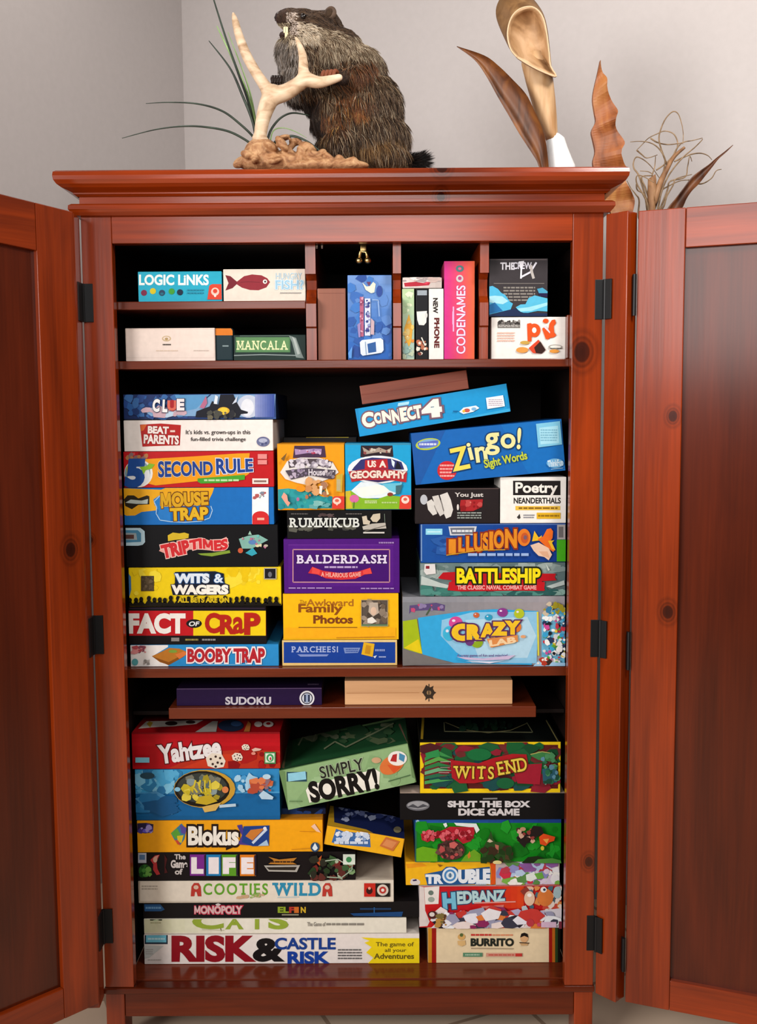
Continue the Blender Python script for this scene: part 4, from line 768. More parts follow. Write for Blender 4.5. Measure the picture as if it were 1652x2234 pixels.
for ch, x0, y0, x1, y1, r in (('Z', 745, 585, 862, 740, -12), ('i', 868, 552, 888, 668, -14), ('n', 920, 582, 996, 682, -8), ('g', 990, 482, 1084, 632, -3), ('o', 1102, 488, 1200, 584, -3), ('!', 1220, 446, 1240, 590, 3)): b.T(ch, x0, y0, x1, y1, '#e8e2a0' if ch != 'Z' else '#e8d85a', 0.025, ol='#123a6a', olw=0.04, rot=r)
b.T('Sight Words', 978, 640, 1290, 715, '#c0cc3a', 0.03, rot=-12, ol='#1a4a7a', olw=0.03)
b.Pg([(1352, 412), (1525, 392), (1540, 560), (1368, 582)], '#7fc6e4'); b.Pg([(1375, 440), (1510, 425), (1520, 550), (1385, 560)], '#a6dcee'); b.fine(1385, 448, 1505, 540, '#7ab4cc', 5); b.E(1490, 695, 62, 34, '#6fb0dc'); b.T('ThinkFun', 1437, 672, 1545, 716, '#d6e8f4', 0.03, rot=-6); b.L([(1460, 738), (1545, 730)], 5, '#8ab8dc')
b.done('big blue tilted game box with a jumping cream title', GM); zingo = b
b = Box(D1, [(48, 302), (1145, 122), (1168, 322), (82, 507)], Y2 + 0.012, 0.17, '#1d8cc8')
b.R(40, 110, 1175, 515, '#1f97d4'); b.Pg([(360, 262), (440, 250), (436, 272), (356, 285)], '#a8dcf0'); b.Pg([(560, 440), (1165, 300), (1168, 322), (500, 436)], '#3aaadc')
for ch, x0, y0, x1, y1 in (('C', 105, 335, 180, 430), ('O', 190, 335, 245, 405), ('N', 250, 320, 315, 392), ('N', 320, 315, 375, 400), ('E', 380, 300, 425, 385), ('C', 428, 295, 480, 375), ('T', 478, 285, 525, 365)): b.T(ch, x0, y0, x1, y1, '#f0ecdc', 0.06, ol='#7a5a6a', olw=0.08, rot=-9)
b.T('4', 545, 248, 655, 355, '#f4f0e4', 0.08, ol='#7a5a6a', olw=0.07, rot=-6)
b.Pg([(800, 325), (830, 295), (920, 280), (945, 298), (900, 325), (830, 342)], '#e0ecf2'); b.E(855, 315, 22, 14, '#c85a4a'); b.E(905, 305, 18, 12, '#7fb4dc'); b.E(832, 320, 10, 10, '#e8b83a'); b.fine(755, 312, 790, 332, '#1668a0', 1)
b.Pg([(992, 225), (1115, 206), (1128, 285), (1002, 305)], '#eef2f4'); b.fine(1010, 232, 1112, 285, '#b9a8b8', 4)
b.done('long sky blue tilted game box with cream lettering', GM); c4b = b
b = Box(D1, [(82, 130), (855, 30), (868, 150), (100, 281)], Y2 + 0.03, 0.13, red_box, name='wooden_box')
b.L([(92, 204), (500, 148), (862, 92)], 1.5, '#7a1f14'); b.done('reddish flat wooden box lying tilted on the long sky blue box', GM)
# --- pull-out tray
YT = 0.075
b = Box(D3, [(312, 105), (1105, 100), (1110, 212), (315, 212)], YT, 0.24, '#1d0f2c', on=zD)
b.R(310, 98, 1112, 214, '#24123a'); b.L([(315, 108), (1108, 104)], 4, '#5a4668'); b.fine(640, 130, 760, 145, '#2e1a44', 1)
b.T('SUDOKU', 582, 152, 828, 192, '#c9c4cc', 0.035); b.E(1026, 158, 41, 41, '#e4e2e6'); b.E(1026, 158, 32, 32, '#1c1c34'); b.E(1026, 158, 27, 27, '#d2d6de'); b.R(1010, 138, 1042, 178, '#27304a'); b.R(1020, 134, 1032, 182, '#9aa8c4')
b.fine(1030, 76, 1090, 90, '#5a4c66', 1, face='t')
b.done('flat dark purple box with a round white badge', 'boxes on the pull-out tray')
b = Box((0, 0, 1), [(752, 1484.5), (1119, 1484.5), (1118, 1540), (753, 1540)], YT, 0.25, pale_box, on=zD, name='wooden_box')
b.E(936, 1511, 12, 12, '#4a3a2a'); b.E(936, 1511, 9, 9, '#8a6a48'); b.Pg([(926, 1502), (930, 1494), (938, 1500), (946, 1496), (944, 1506), (952, 1511), (944, 1517), (946, 1526), (936, 1522), (928, 1528), (929, 1518), (921, 1511)], '#3c3128'); b.E(936, 1511, 5, 5, '#9a7a54'); b.L([(936, 1492), (936, 1530)], 2, '#3c3128')
b.L([(756, 1512), (915, 1511)], 0.8, '#b07848'); b.done('long pale wooden box with a small dark round emblem', 'boxes on the pull-out tray')

# --- lowest shelf, left stack
Y3 = 0.085
b = Box(D5, [(88, 765), (1640, 775), (1640, 952), (90, 938)], Y3, 0.25, '#d8cdc4', on=z_fl)
b.R(84, 755, 1645, 958, '#eae0da'); b.R(92, 770, 222, 825, '#2a3a4a'); b.R(100, 775, 214, 815, '#6fc0d8'); b.fine(110, 785, 205, 806, '#b9e0ea', 1); b.Pg([(92, 830), (200, 835), (120, 900), (92, 905)], '#c9ccc8'); b.fine(98, 850, 140, 885, '#b0aca8', 3); b.fine(110, 908, 185, 918, '#b8b0a8', 1)
b.T('RISK', 255, 784, 692, 916, '#8e1420', 0.05); b.T('&', 712, 798, 858, 916, '#191516', 0.045); b.T('CASTLE', 828, 790, 1165, 852, '#1d3f8c', 0.03); b.T('RISK', 902, 868, 1122, 932, '#1a3f9a', 0.045)
b.fine(1180, 848, 1315, 912, '#6a6664', 4); b.Pg([(1310, 785), (1400, 790), (1640, 790), (1645, 950), (1350, 945), (1380, 900), (1340, 870), (1370, 840), (1330, 815), (1360, 805)], '#f0d41c')
b.T('The game of', 1395, 812, 1608, 842, '#6a5a1c', 0.02); b.T('all your', 1445, 848, 1565, 872, '#6a5a1c', 0.02); b.T('Adventures', 1385, 876, 1608, 905, '#6a5a1c', 0.025)
b.done('long white game box with huge dark red title, lowest of its stack', GL); q1 = b
b = Box(D5, [(85, 672), (1566, 690), (1568, 757), (90, 757)], Y3 + 0.002, 0.24, '#ddd6c4', on=q1, flat=True)
b.R(80, 660, 1575, 762, '#e8e2d2'); b.G(90, 668, 700, 760, '#d8d8b4', '#eae4d6', 8); b.R(122, 668, 190, 692, '#26301c'); b.Pg([(140, 690), (160, 676), (175, 688), (150, 698)], '#c9d8b0'); b.fine(125, 698, 190, 712, '#b0b088', 1)
for ch, x0, x1 in (('C', 372, 525), ('A', 555, 640), ('T', 690, 760), ('S', 800, 890)): b.T(ch, x0, 655, x1, 735, '#93a83a', 0.05)
b.L([(520, 735), (524, 750)], 4, '#6a5a3a'); b.L([(415, 742), (540, 746)], 3, '#b8b494'); b.T('The Game of', 1008, 700, 1110, 722, '#8a847a', 0.02); b.fine(1115, 700, 1335, 724, '#8a847a', 1)
b.done('slim cream game box with cropped green letters', GL); q2 = b
b = Box(D5, [(80, 588), (1640, 588), (1640, 684), (85, 666)], Y3 + 0.004, 0.245, '#121012', on=q2, flat=True)
b.R(75, 580, 1645, 690, '#141214'); b.Pg([(90, 600), (180, 600), (205, 630), (185, 640), (92, 640)], '#27588c'); b.fine(98, 610, 185, 632, '#6a9ac4', 1)
b.T('MONOPOLY', 374, 612, 638, 652, '#d8b4b4', 0.05, ol='#b42a44', olw=0.09); b.Pg([(490, 600), (506, 594), (522, 600), (514, 608), (498, 608)], '#cfc6c4')
for i, (ch, c) in enumerate((('E', '#8aa02a'), ('L', '#8aa02a'), ('F', '#b03428'), ('I', '#c86a28'), ('N', '#c8a42c'))): b.T(ch, 845 + i * 32, 616, 870 + i * 32 - (12 if ch == 'I' else 0), 646, c, 0.05)
b.L([(865, 658), (960, 658)], 8, '#8a8470'); b.L([(1305, 625), (1480, 625)], 10, '#1d3a60'); b.Pg([(1250, 650), (1548, 640), (1540, 668), (1270, 664)], '#1a4478'); b.L([(1385, 615), (1385, 650)], 6, '#27588c')
b.done('slim black game box with a small pink outlined title', GL); q3 = b
b = Box(D5, [(50, 470), (1495, 465), (1495, 572), (62, 575)], Y3, 0.25, '#cbbfae', on=q3, flat=True)
b.R(45, 460, 1500, 582, '#e3d8c8'); b.R(45, 460, 66, 582, '#b4a492'); b.fine(75, 492, 165, 522, '#b4aa9c', 2)
b.T('COOTIES', 424, 484, 785, 546, '#63a02e', 0.02, serif=True); b.T('WILD', 822, 482, 1082, 550, '#2f8aae', 0.03, serif=True)
for x0, x1 in ((352, 412), (1092, 1150)): b.Pg([(x0, 555), (x0 + 4, 500), (x0 + 18, 480), (x1 - 16, 480), (x1 - 4, 500), (x1, 555), (x1 - 20, 555), (x1 - 28, 530), (x0 + 24, 530), (x0 + 20, 555)], '#b83a30'); b.E((x0 + x1) / 2, 504, 14, 12, '#d8b8a4')
b.B(620, 545, 780, 562, ['#b8c48a', '#c8a480', '#8aa85a'], 10, 9, 3, asp=2); b.L([(840, 560), (960, 558)], 4, '#a9c4cc'); b.R(1328, 480, 1400, 556, '#c42a20'); b.E(1358, 522, 18, 20, '#3a1a18'); b.E(1358, 508, 8, 8, '#e8a090'); b.R(1392, 480, 1474, 556, '#241c1a'); b.E(1433, 518, 32, 32, '#d8ccc0'); b.E(1433, 518, 20, 20, '#b83a34'); b.E(1433, 518, 9, 9, '#e8dcd4')
b.done('slim cream game box with green and blue serif lettering', GL); q4 = b
b = Box(D5, [(45, 305), (1280, 310), (1280, 458), (58, 462)], Y3, 0.25, '#141012', on=q4, flat=True)
b.R(40, 298, 1290, 468, '#161113'); b.R(55, 308, 102, 368, '#b8bcc8'); b.R(62, 322, 94, 350, '#5a7aa0'); b.E(95, 412, 36, 36, '#2f6a2a'); b.B(66, 385, 125, 440, ['#4a8a3a', '#1f4a1e', '#6aa048'], 14, 14, 5)
b.Pg([(125, 350), (150, 325), (178, 320), (160, 360), (165, 400), (180, 430), (160, 435), (140, 405), (142, 375)], '#b83438'); b.Pg([(150, 330), (172, 322), (160, 350)], '#e8a090'); b.E(152, 348, 12, 16, '#e0b09a'); b.Pg([(205, 320), (220, 345), (210, 390), (222, 420), (205, 425)], '#4a1a1c')
b.T('The', 262, 318, 322, 345, '#c9c0bc', 0.04); b.T('Game', 242, 352, 332, 392, '#cfc6c2', 0.05); b.T('of', 265, 400, 305, 430, '#c9c0bc', 0.04)
for x0, c, ch in ((348, '#7a2a8c', 'L'), (440, '#1d7ab4', 'I'), (527, '#5c9a26', 'F'), (630, '#dc7a1c', 'E')):
    b.R(x0, 318, x0 + 90, 438, c); b.Pg([(x0 + 80, 322), (x0 + 92, 318), (x0 + 92, 434), (x0 + 82, 438)], '#2a2030'); wq = 22 if ch == 'I' else 50; b.T(ch, x0 + 42 - wq / 2, 342, x0 + 42 + wq / 2, 418, '#efe6e8', 0.08)
b.Pg([(790, 330), (850, 345), (950, 335), (925, 360), (950, 372), (870, 372), (790, 370), (820, 350)], '#b4762a'); b.Pg([(765, 378), (968, 376), (950, 415), (790, 412)], '#a9a49c'); b.Pg([(778, 388), (950, 386), (940, 405), (795, 403)], '#2c2620'); b.fine(800, 350, 930, 366, '#3a2414', 1)
b.Pg([(1030, 330), (1060, 350), (1090, 320), (1080, 380)], '#b4542a'); b.B(1030, 340, 1270, 450, ['#3a5a34', '#24381f', '#5a2a24', '#7a9a6a', '#2a2a20', '#a8b49a', '#6a2420'], 50, 22, 9); b.L([(1110, 350), (1180, 340), (1230, 370)], 5, '#b8c4b0'); b.L([(1120, 440), (1200, 445), (1260, 400), (1262, 340)], 6, '#9aae98'); b.R(1210, 312, 1278, 370, '#d8e2d4'); b.E(1243, 342, 16, 16, '#3f8a54')
b.done('black game box with four coloured letter tiles', GL); q5 = b
b = Box(D5, [(48, 125), (1090, 130), (1100, 318), (52, 300)], Y3, 0.26, '#d88a14', on=q5, flat=True)
b.R(40, 115, 1110, 325, '#f0a416'); b.Pg([(50, 145), (100, 142), (142, 150), (140, 195), (95, 202), (50, 195)], '#2c2444'); b.B(55, 155, 132, 192, ['#6a5ac4', '#4a3a8a', '#a89ad8'], 10, 14, 5)
b.Pg([(240, 200), (300, 145), (328, 180), (315, 235), (292, 268), (262, 240)], '#3a7a9a'); b.Pg([(240, 200), (275, 172), (295, 205), (268, 235)], '#5aa03a'); b.Pg([(290, 150), (328, 170), (322, 205), (300, 200)], '#5a4a9a'); b.Pg([(275, 215), (312, 210), (300, 255), (278, 245)], '#d8c02a'); b.Pg([(262, 236), (282, 240), (295, 266), (278, 262)], '#c84a34')
b.T('Blokus', 342, 166, 618, 262, '#f2ece0', 0.045, ol='#221612', olw=0.09); b.Pg([(612, 155), (640, 150), (650, 190), (700, 200), (690, 268), (620, 262), (640, 210)], '#4a3a8a'); b.Pg([(650, 160), (795, 155), (792, 270), (700, 272), (640, 250)], '#1f3f86'); b.Pg([(690, 180), (770, 170), (700, 240), (660, 215)], '#c87a34'); b.L([(700, 255), (780, 175)], 14, '#c8d4e4'); b.E(770, 172, 10, 10, '#e8e6ee'); b.Pg([(730, 270), (780, 235), (792, 268)], '#a8c4dc')
b.Pg([(1030, 160), (1050, 145), (1085, 195), (1060, 188)], '#e8c0a8'); b.L([(965, 188), (1050, 190)], 3, '#c07a18'); b.L([(920, 290), (1030, 282)], 5, '#c8861a'); b.E(1052, 276, 25, 27, '#2f4a6a'); b.Pg([(1052, 252), (1068, 282), (1052, 296), (1036, 282)], '#dfe8ee'); b.E(1052, 282, 12, 12, '#dfe8ee')
b.done('orange game box with white outlined title and coloured diamonds', GL); q6 = b
b = Box(D3, [(85, 545), (875, 545), (880, 785), (92, 785)], Y3, 0.25, '#135c92', on=q6, flat=True)
b.G(80, 540, 884, 675, '#3a9cd0', '#2f86c0', 6); b.R(80, 672, 884, 800, '#16629c'); b.L([(85, 676), (880, 672)], 8, '#4a9acc'); b.B(95, 555, 320, 665, ['#5ab0dc', '#2f80b4', '#7fc4e4', '#2a74a8', '#4aa4d4'], 40, 32, 4); b.E(155, 580, 40, 18, '#2a4a5a'); b.B(100, 700, 280, 770, ['#2a78b0', '#1a5688', '#4a90c0', '#3f88bc'], 20, 34, 6, asp=2); b.B(640, 590, 860, 660, ['#7fb8dc', '#4a98cc', '#a4cce4'], 14, 26, 7)
b.E(468, 650, 168, 104, '#c89a34'); b.E(455, 650, 152, 98, '#1f1a14'); b.E(455, 645, 138, 82, '#3a3f3a'); b.B(360, 590, 550, 700, ['#c8b42c', '#7a7a6a', '#5a6a6a', '#e0cc4a', '#8a9a9a', '#a4942a'], 44, 24, 3); 
for i in range(4): b.L([(420 + i * 26, 600), (410 + i * 30, 640), (430 + i * 24, 668)], 9, '#d8c43a')
b.Pg([(440, 690), (500, 680), (540, 715), (480, 735), (420, 725)], '#c4a82a'); b.E(322, 650, 16, 12, '#8ac4e0'); b.E(582, 652, 18, 18, '#d8804a'); b.Pg([(455, 745), (560, 722), (530, 765), (470, 775)], '#d8b05a'); b.L([(550, 742), (640, 735)], 16, '#b8cfe0')
b.Pg([(712, 600), (770, 596), (845, 604), (840, 630), (760, 640), (715, 622)], '#c8643c'); b.B(725, 600, 835, 660, ['#d8784a', '#b04a34', '#8a6a74'], 14, 18, 3, asp=1.5); b.E(808, 580, 22, 14, '#b8d4e4'); b.Pg([(765, 680), (790, 655), (845, 690), (840, 704), (780, 702)], '#b4d0e4')
b.done('blue game box with a gold-edged oval picture', GL); q7 = b
b = Box(D3, [(68, 345), (880, 345), (880, 540), (72, 540)], Y3, 0.25, '#8e0f16', on=q7, flat=True)
b.R(60, 338, 885, 545, '#b3111a'); b.G(60, 338, 885, 420, '#a80f18', '#bc141e', 4, True); b.L([(68, 350), (880, 348)], 6, '#7a0c12'); b.Pg([(270, 540), (470, 455), (640, 440), (880, 445), (880, 540)], '#b8301c'); b.Pg([(340, 540), (520, 470), (720, 450), (700, 500), (600, 540)], '#c83a1e'); b.B(620, 450, 870, 530, ['#a81a18', '#8a1014', '#c02a20'], 14, 30, 4)
b.T('Yahtzee', 222, 396, 552, 490, '#ece6e6', 0.045, ol='#5a1014', olw=0.04, rot=-8)
for x, y, r in ((528, 500, 54), (646, 478, 30), (692, 424, 22)):
    b.Pg([(x - r, y - r * .3), (x - r * .4, y - r * .8), (x + r * .6, y - r * .7), (x + r, y), (x + r * .8, y + r * .6), (x, y + r * .75), (x - r * .8, y + r * .5)], '#e6d8c6')
    for dx, dy in ((-.5, -.2), (0, -.45), (.45, -.3), (-.3, .3), (.2, .15), (.6, .25), (0, .55)): b.E(x + dx * r, y + dy * r, r * .12, r * .12, '#3a2420')
b.Pg([(725, 435), (745, 425), (780, 432), (770, 440), (735, 446)], '#d8b4a4'); b.E(735, 456, 12, 8, '#d88a7a'); b.R(92, 478, 168, 506, '#7fc4d8'); b.R(795, 448, 856, 512, '#3a8a50'); b.R(800, 455, 850, 505, '#d8e2d0'); b.E(826, 480, 20, 22, '#3f9a5a'); b.E(826, 482, 10, 14, '#e8eee4'); b.E(828, 484, 5, 9, '#b0303a')
b.R(68, 280, 930, 343, '#a31219', 't'); b.Pg([(105, 325), (150, 285), (460, 278), (420, 300), (300, 312), (180, 318)], '#d8cfc4', 't'); b.E(285, 296, 34, 12, '#3a2a28', 't'); b.E(390, 290, 26, 9, '#3a2a28', 't'); b.Pg([(150, 300), (165, 285), (185, 292), (170, 320)], '#c8a03a', 't'); b.Pg([(415, 345), (510, 285), (540, 285), (530, 343)], '#b8b4ac', 't'); b.E(610, 310, 70, 32, '#22304a', 't'); b.E(640, 300, 30, 14, '#3a5a8a', 't'); b.Pg([(680, 345), (705, 285), (720, 300), (712, 345)], '#c8783a', 't'); b.E(760, 303, 22, 15, '#d8d0c8', 't'); b.E(815, 303, 28, 16, '#d8d0c8', 't'); b.E(815, 300, 12, 7, '#a31219', 't')
b.done('red game box with slanted white title and printed dice', GL)
# --- lowest shelf, right stack
b = Box(D6, [(305, 1250), (1500, 1256), (1500, 1572), (305, 1562)], Y3, 0.24, '#d0bc98', on=z_fl, flat=True)
b.R(298, 1240, 1510, 1580, '#e9d3ad'); b.R(298, 1240, 345, 1580, '#c88a24'); b.R(340, 1240, 380, 1580, '#9e1a14'); b.R(1395, 1240, 1430, 1580, '#9e1a14'); b.R(1425, 1240, 1452, 1580, '#b8641c'); b.R(1450, 1240, 1480, 1580, '#2c4020'); b.R(1475, 1240, 1510, 1580, '#14120f')
b.fine(692, 1302, 880, 1336, '#c83a34', 1); b.fine(885, 1306, 1076, 1334, '#d88a64', 1); b.T('BURRITO', 694, 1352, 1074, 1416, '#262a24', 0.05); b.L([(694, 1438), (1076, 1442)], 9, '#a8947a')
b.E(607, 1335, 34, 28, '#d8a864'); b.E(607, 1318, 16, 16, '#5a6a3a'); b.Pg([(570, 1370), (640, 1365), (645, 1405), (610, 1420), (575, 1405)], '#dcb478'); b.E(1172, 1345, 36, 40, '#d8a878'); b.Pg([(1135, 1340), (1145, 1305), (1172, 1296), (1202, 1308), (1210, 1340), (1172, 1325)], '#1c1614'); b.Pg([(1130, 1385), (1212, 1385), (1200, 1412), (1145, 1412)], '#c8a070'); b.L([(1128, 1385), (1216, 1390)], 8, '#3a2a20')
b.R(620, 1476, 795, 1512, '#5a8a6a'); b.fine(640, 1482, 770, 1508, '#a8c4a8', 1); b.R(828, 1478, 1152, 1510, '#d89a84'); b.R(1092, 1482, 1152, 1508, '#c83a34'); b.fine(850, 1484, 1080, 1506, '#c8584a', 1)
b.done('cream game box with red, orange and green striped ends', GL); p1 = b
b = Box(D6, [(230, 885), (1505, 872), (1512, 1262), (224, 1240)], Y3, 0.25, '#b8aeb0', on=p1, flat=True)
b.R(220, 860, 1520, 1270, '#c41c1f'); b.Pg([(222, 860), (270, 890), (280, 1100), (320, 1200), (300, 1240), (222, 1245)], '#dcd0cc'); b.Pg([(272, 890), (408, 882), (400, 1040), (280, 1045)], '#e8e0da'); b.E(332, 940, 24, 22, '#6a7a70'); b.E(335, 1000, 30, 24, '#9aa49a')
b.G(700, 870, 1170, 1080, '#c81c1e', '#d8421c', 8); b.Pg([(410, 890), (700, 870), (700, 1090), (580, 1110), (410, 1080)], '#c01a22')
b.Pg([(440, 950), (480, 940), (500, 1000), (540, 990), (530, 920), (1000, 905), (995, 990), (560, 1045), (545, 1080), (480, 1085)], '#7a1a24')
b.T('H', 448, 948, 545, 1075, '#74bcd8', 0.07, ol='#2a4a6a', olw=0.05, rot=-4); b.T('EDBANZ', 572, 925, 992, 1020, '#b4d4d8', 0.05, ol='#2a4a6a', olw=0.06, rot=-3, grow=-0.15)
b.L([(720, 1030), (1095, 1018)], 12, '#e0948a'); b.Pg([(785, 1060), (990, 1045), (985, 1070), (800, 1082)], '#d87a70')
b.B(1170, 880, 1510, 1090, ['#e0b49a', '#c84a3a', '#d8884a', '#b8c4c8', '#e8d8cc', '#8a3a30', '#4a6a7a'], 40, 34, 6); b.E(1218, 985, 48, 66, '#e0bca4'); b.E(1218, 955, 20, 16, '#f0ece6'); b.E(1360, 975, 72, 80, '#d87a3a'); b.E(1345, 905, 28, 26, '#ece8e4'); b.E(1352, 905, 12, 12, '#27405e'); b.E(1468, 930, 36, 56, '#a8c0c4')
b.Pg([(330, 1250), (470, 1120), (600, 1110), (900, 1120), (1180, 1110), (1510, 1070), (1515, 1265)], '#d8d2da'); b.B(420, 1110, 1500, 1240, ['#e6e4ee', '#8a2a5a', '#2a2430', '#b0a8c8', '#e8e4e8', '#c43a34', '#3a3a4a', '#eef0f4', '#d87a3a', '#e8d8d4', '#9a9ab4'], 80, 52, 10, asp=1.6); b.E(345, 1125, 42, 36, '#4a2424'); b.E(340, 1120, 24, 20, '#d8ccc8'); b.B(385, 1130, 470, 1220, ['#7a6a3a', '#b88a44', '#5a3a2a'], 14, 26, 3)
b.E(1222, 1195, 34, 34, '#b83a44'); b.E(1300, 1210, 18, 18, '#c84a6a'); b.R(1320, 1185, 1455, 1235, '#d8b8d0'); b.R(1478, 1180, 1512, 1260, '#7a3040')
b.done('red and white game box crowded with cartoon shapes', GL); p2 = b
b = Box(D6, [(105, 662), (1490, 655), (1490, 872), (105, 900)], Y3 + 0.004, 0.25, '#d89a1a', on=p2, flat=True)
b.R(100, 645, 1495, 905, '#efb41c'); b.Pg([(105, 680), (250, 670), (300, 700), (120, 720)], '#e8981c'); b.E(190, 845, 45, 30, '#e0d8d4'); b.Pg([(150, 820), (175, 810), (200, 822), (230, 828), (235, 860), (150, 862)], '#d8cfcc'); b.Pg([(165, 825), (200, 815), (205, 832), (172, 836)], '#3a2f5a')
b.Pg([(275, 770), (430, 740), (470, 705), (545, 705), (580, 735), (860, 705), (870, 760), (858, 858), (500, 870), (300, 872)], '#24558e'); b.T('TR', 290, 780, 428, 852, '#e4eaf2', 0.07); b.E(505, 782, 72, 72, '#dfe8f0'); b.E(505, 782, 54, 54, '#4a86c0'); b.E(505, 782, 36, 36, '#dce6ee'); b.E(505, 782, 18, 18, '#7aa0c0'); b.R(500, 760, 510, 800, '#3a5a7a'); b.T('UBLE', 585, 735, 858, 845, '#e4eaf2', 0.07, grow=0.15)
b.Pg([(390, 680), (410, 705), (440, 690)], '#8a5a1a'); b.Pg([(860, 650), (905, 650), (930, 720), (910, 860), (870, 870), (875, 740)], '#d8541c'); b.R(915, 650, 1495, 875, '#c8b4b4'); b.B(990, 665, 1480, 855, ['#c83048', '#8a8ac0', '#d8c8dc', '#b4c8e4', '#7ab04a', '#e8e4e8', '#8a5a9a', '#d87a3a', '#c4d0a0', '#f0ece8', '#5a8a4a', '#b83a4a'], 70, 46, 12, asp=1.4); b.Pg([(1185, 770), (1260, 740), (1290, 800), (1230, 830), (1190, 820)], '#dce2dc'); b.Pg([(1260, 760), (1330, 745), (1350, 800), (1290, 810)], '#6aa844'); b.L([(915, 870), (1495, 862)], 14, '#b83a34')
b.fine(730, 845, 830, 862, '#b8ccdc', 1)
b.done('yellow game box with a blue title badge and bright pictures', GL); p3_ = b
b = Box(D6, [(185, 275), (1510, 280), (1502, 655), (192, 655)], Y3, 0.25, '#1c4f8e', on=p3_, flat=True)
b.R(180, 268, 1515, 660, '#15801c'); b.G(185, 270, 1515, 310, '#2458a4', '#1c3f84', 6); b.R(180, 305, 205, 660, '#2a6a4a'); b.E(212, 295, 14, 12, '#a8c8e0')
b.B(220, 330, 1490, 640, ['#1a8c22', '#127418', '#1f9428', '#0f6a18'], 40, 60, 3); b.Pg([(200, 540), (260, 520), (390, 545), (390, 655), (200, 655)], '#6aa81c'); b.Pg([(640, 600), (720, 545), (780, 590), (780, 655), (600, 655)], '#6aa024'); b.Pg([(660, 600), (680, 560), (690, 610), (670, 630)], '#c87a2a')
b.Pg([(440, 315), (470, 305), (480, 335), (460, 350)], '#e0e6e4'); b.Pg([(540, 305), (740, 312), (770, 370), (740, 400), (720, 350), (560, 330)], '#dce4e0')
b.Pg([(240, 405), (300, 385), (360, 400), (440, 370), (500, 340), (720, 345), (725, 400), (690, 470), (620, 495), (560, 440), (480, 450), (380, 440), (300, 480), (250, 460)], '#b0202e'); b.B(260, 380, 700, 460, ['#c8384a', '#d86a74', '#8a1420'], 40, 18, 5); b.B(255, 385, 705, 455, ['#d8606a', '#8a1420', '#c84450'], 40, 20, 9)
b.E(510, 545, 125, 88, '#4a2f2c'); b.B(400, 490, 615, 610, ['#5a3a34', '#3a2422', '#6a4a40', '#b04a4a'], 30, 26, 8); b.Pg([(495, 480), (540, 465), (575, 490), (540, 530), (500, 520)], '#c4605c')
b.Pg([(790, 640), (800, 520), (850, 420), (870, 370), (890, 440), (910, 470), (960, 470), (1010, 500), (1055, 655), (960, 655), (900, 600), (840, 650)], '#2a4a20'); b.Pg([(835, 465), (855, 440), (890, 465), (860, 475)], '#c8b49a'); b.Pg([(905, 490), (940, 500), (935, 570), (915, 555)], '#b46a5a'); b.B(800, 520, 1050, 640, ['#3a2a1c', '#1f3a18', '#4a3a24'], 26, 30, 4)
b.Pg([(1095, 430), (1130, 390), (1110, 360), (1200, 390), (1250, 320), (1320, 330), (1345, 390), (1280, 420), (1250, 460), (1190, 480), (1170, 520), (1130, 480)], '#221a1a'); b.B(1110, 350, 1250, 460, ['#4a2424', '#2a1a18', '#8a3a34', '#c8a08a'], 18, 20, 3); b.E(1155, 350, 26, 18, '#b48a6a'); b.Pg([(1300, 420), (1340, 390), (1445, 420), (1435, 455), (1390, 470), (1360, 500), (1310, 485)], '#d84a1c'); b.Pg([(1335, 440), (1390, 435), (1370, 480)], '#e8a44a')
b.Pg([(1140, 655), (1200, 600), (1290, 590), (1400, 640), (1420, 655)], '#1a2a14'); b.Pg([(1290, 620), (1420, 610), (1495, 630), (1500, 655), (1250, 655)], '#4a8a3a'); b.E(925, 648, 40, 18, '#d8c88a'); b.E(1330, 520, 16, 20, '#c8b83a')
b.done('green game box with a red wavy title and blue top edge', GL); p4_ = b
b = Box(D6, [(50, 50), (1540, 45), (1540, 265), (55, 265)], Y3 - 0.004, 0.25, '#0f0e10', on=p4_, flat=True)
b.R(45, 40, 1545, 275, '#111012'); b.E(215, 155, 105, 46, '#6a6a70'); b.E(215, 150, 95, 36, '#9a9a9e'); b.Pg([(120, 165), (170, 140), (215, 165), (260, 140), (310, 160), (215, 178)], '#4a4a50')
b.T('SHUT THE BOX', 488, 115, 1215, 166, '#d2ced0', 0.055); b.T('DICE GAME', 584, 184, 1125, 240, '#cfcbcc', 0.055); b.L([(800, 92), (930, 90)], 14, '#7a7a7c')
b.R(50, -30, 1545, 45, '#cdb4a4', 't'); b.done('black game box with two lines of white capitals', GL); p5 = b
b = Box(D4, [(232, 312), (1500, 338), (1500, 790), (232, 776)], Y3 - 0.002, 0.26, '#1a1712', on=p5, flat=True)
b.R(225, 300, 1512, 800, '#f0ca18'); b.R(268, 350, 1478, 745, '#5c1f1e'); b.B(280, 360, 1470, 740, ['#1f5a34', '#16482a', '#701c26', '#8a2030', '#1c4a4a', '#4a1c22', '#1a5a30', '#6a2a2a'], 90, 60, 4, asp=1.7)
for i, c in enumerate(('#3a8a48', '#5aa04a', '#2f7a44', '#6aa87a', '#2a6a4a', '#4a9a54')): b.Pg([(275, 460 + i * 42), (400, 400 + i * 50), (420, 410 + i * 50), (540, 660 if i == 5 else 470 + i * 36), (400, 440 + i * 48), (275, 490 + i * 42)], c)
b.Pg([(280, 420), (400, 385), (412, 450), (290, 470)], '#2f8a4a'); b.E(765, 432, 110, 55, '#1a6a3a'); b.E(1000, 690, 80, 50, '#1a5f38')
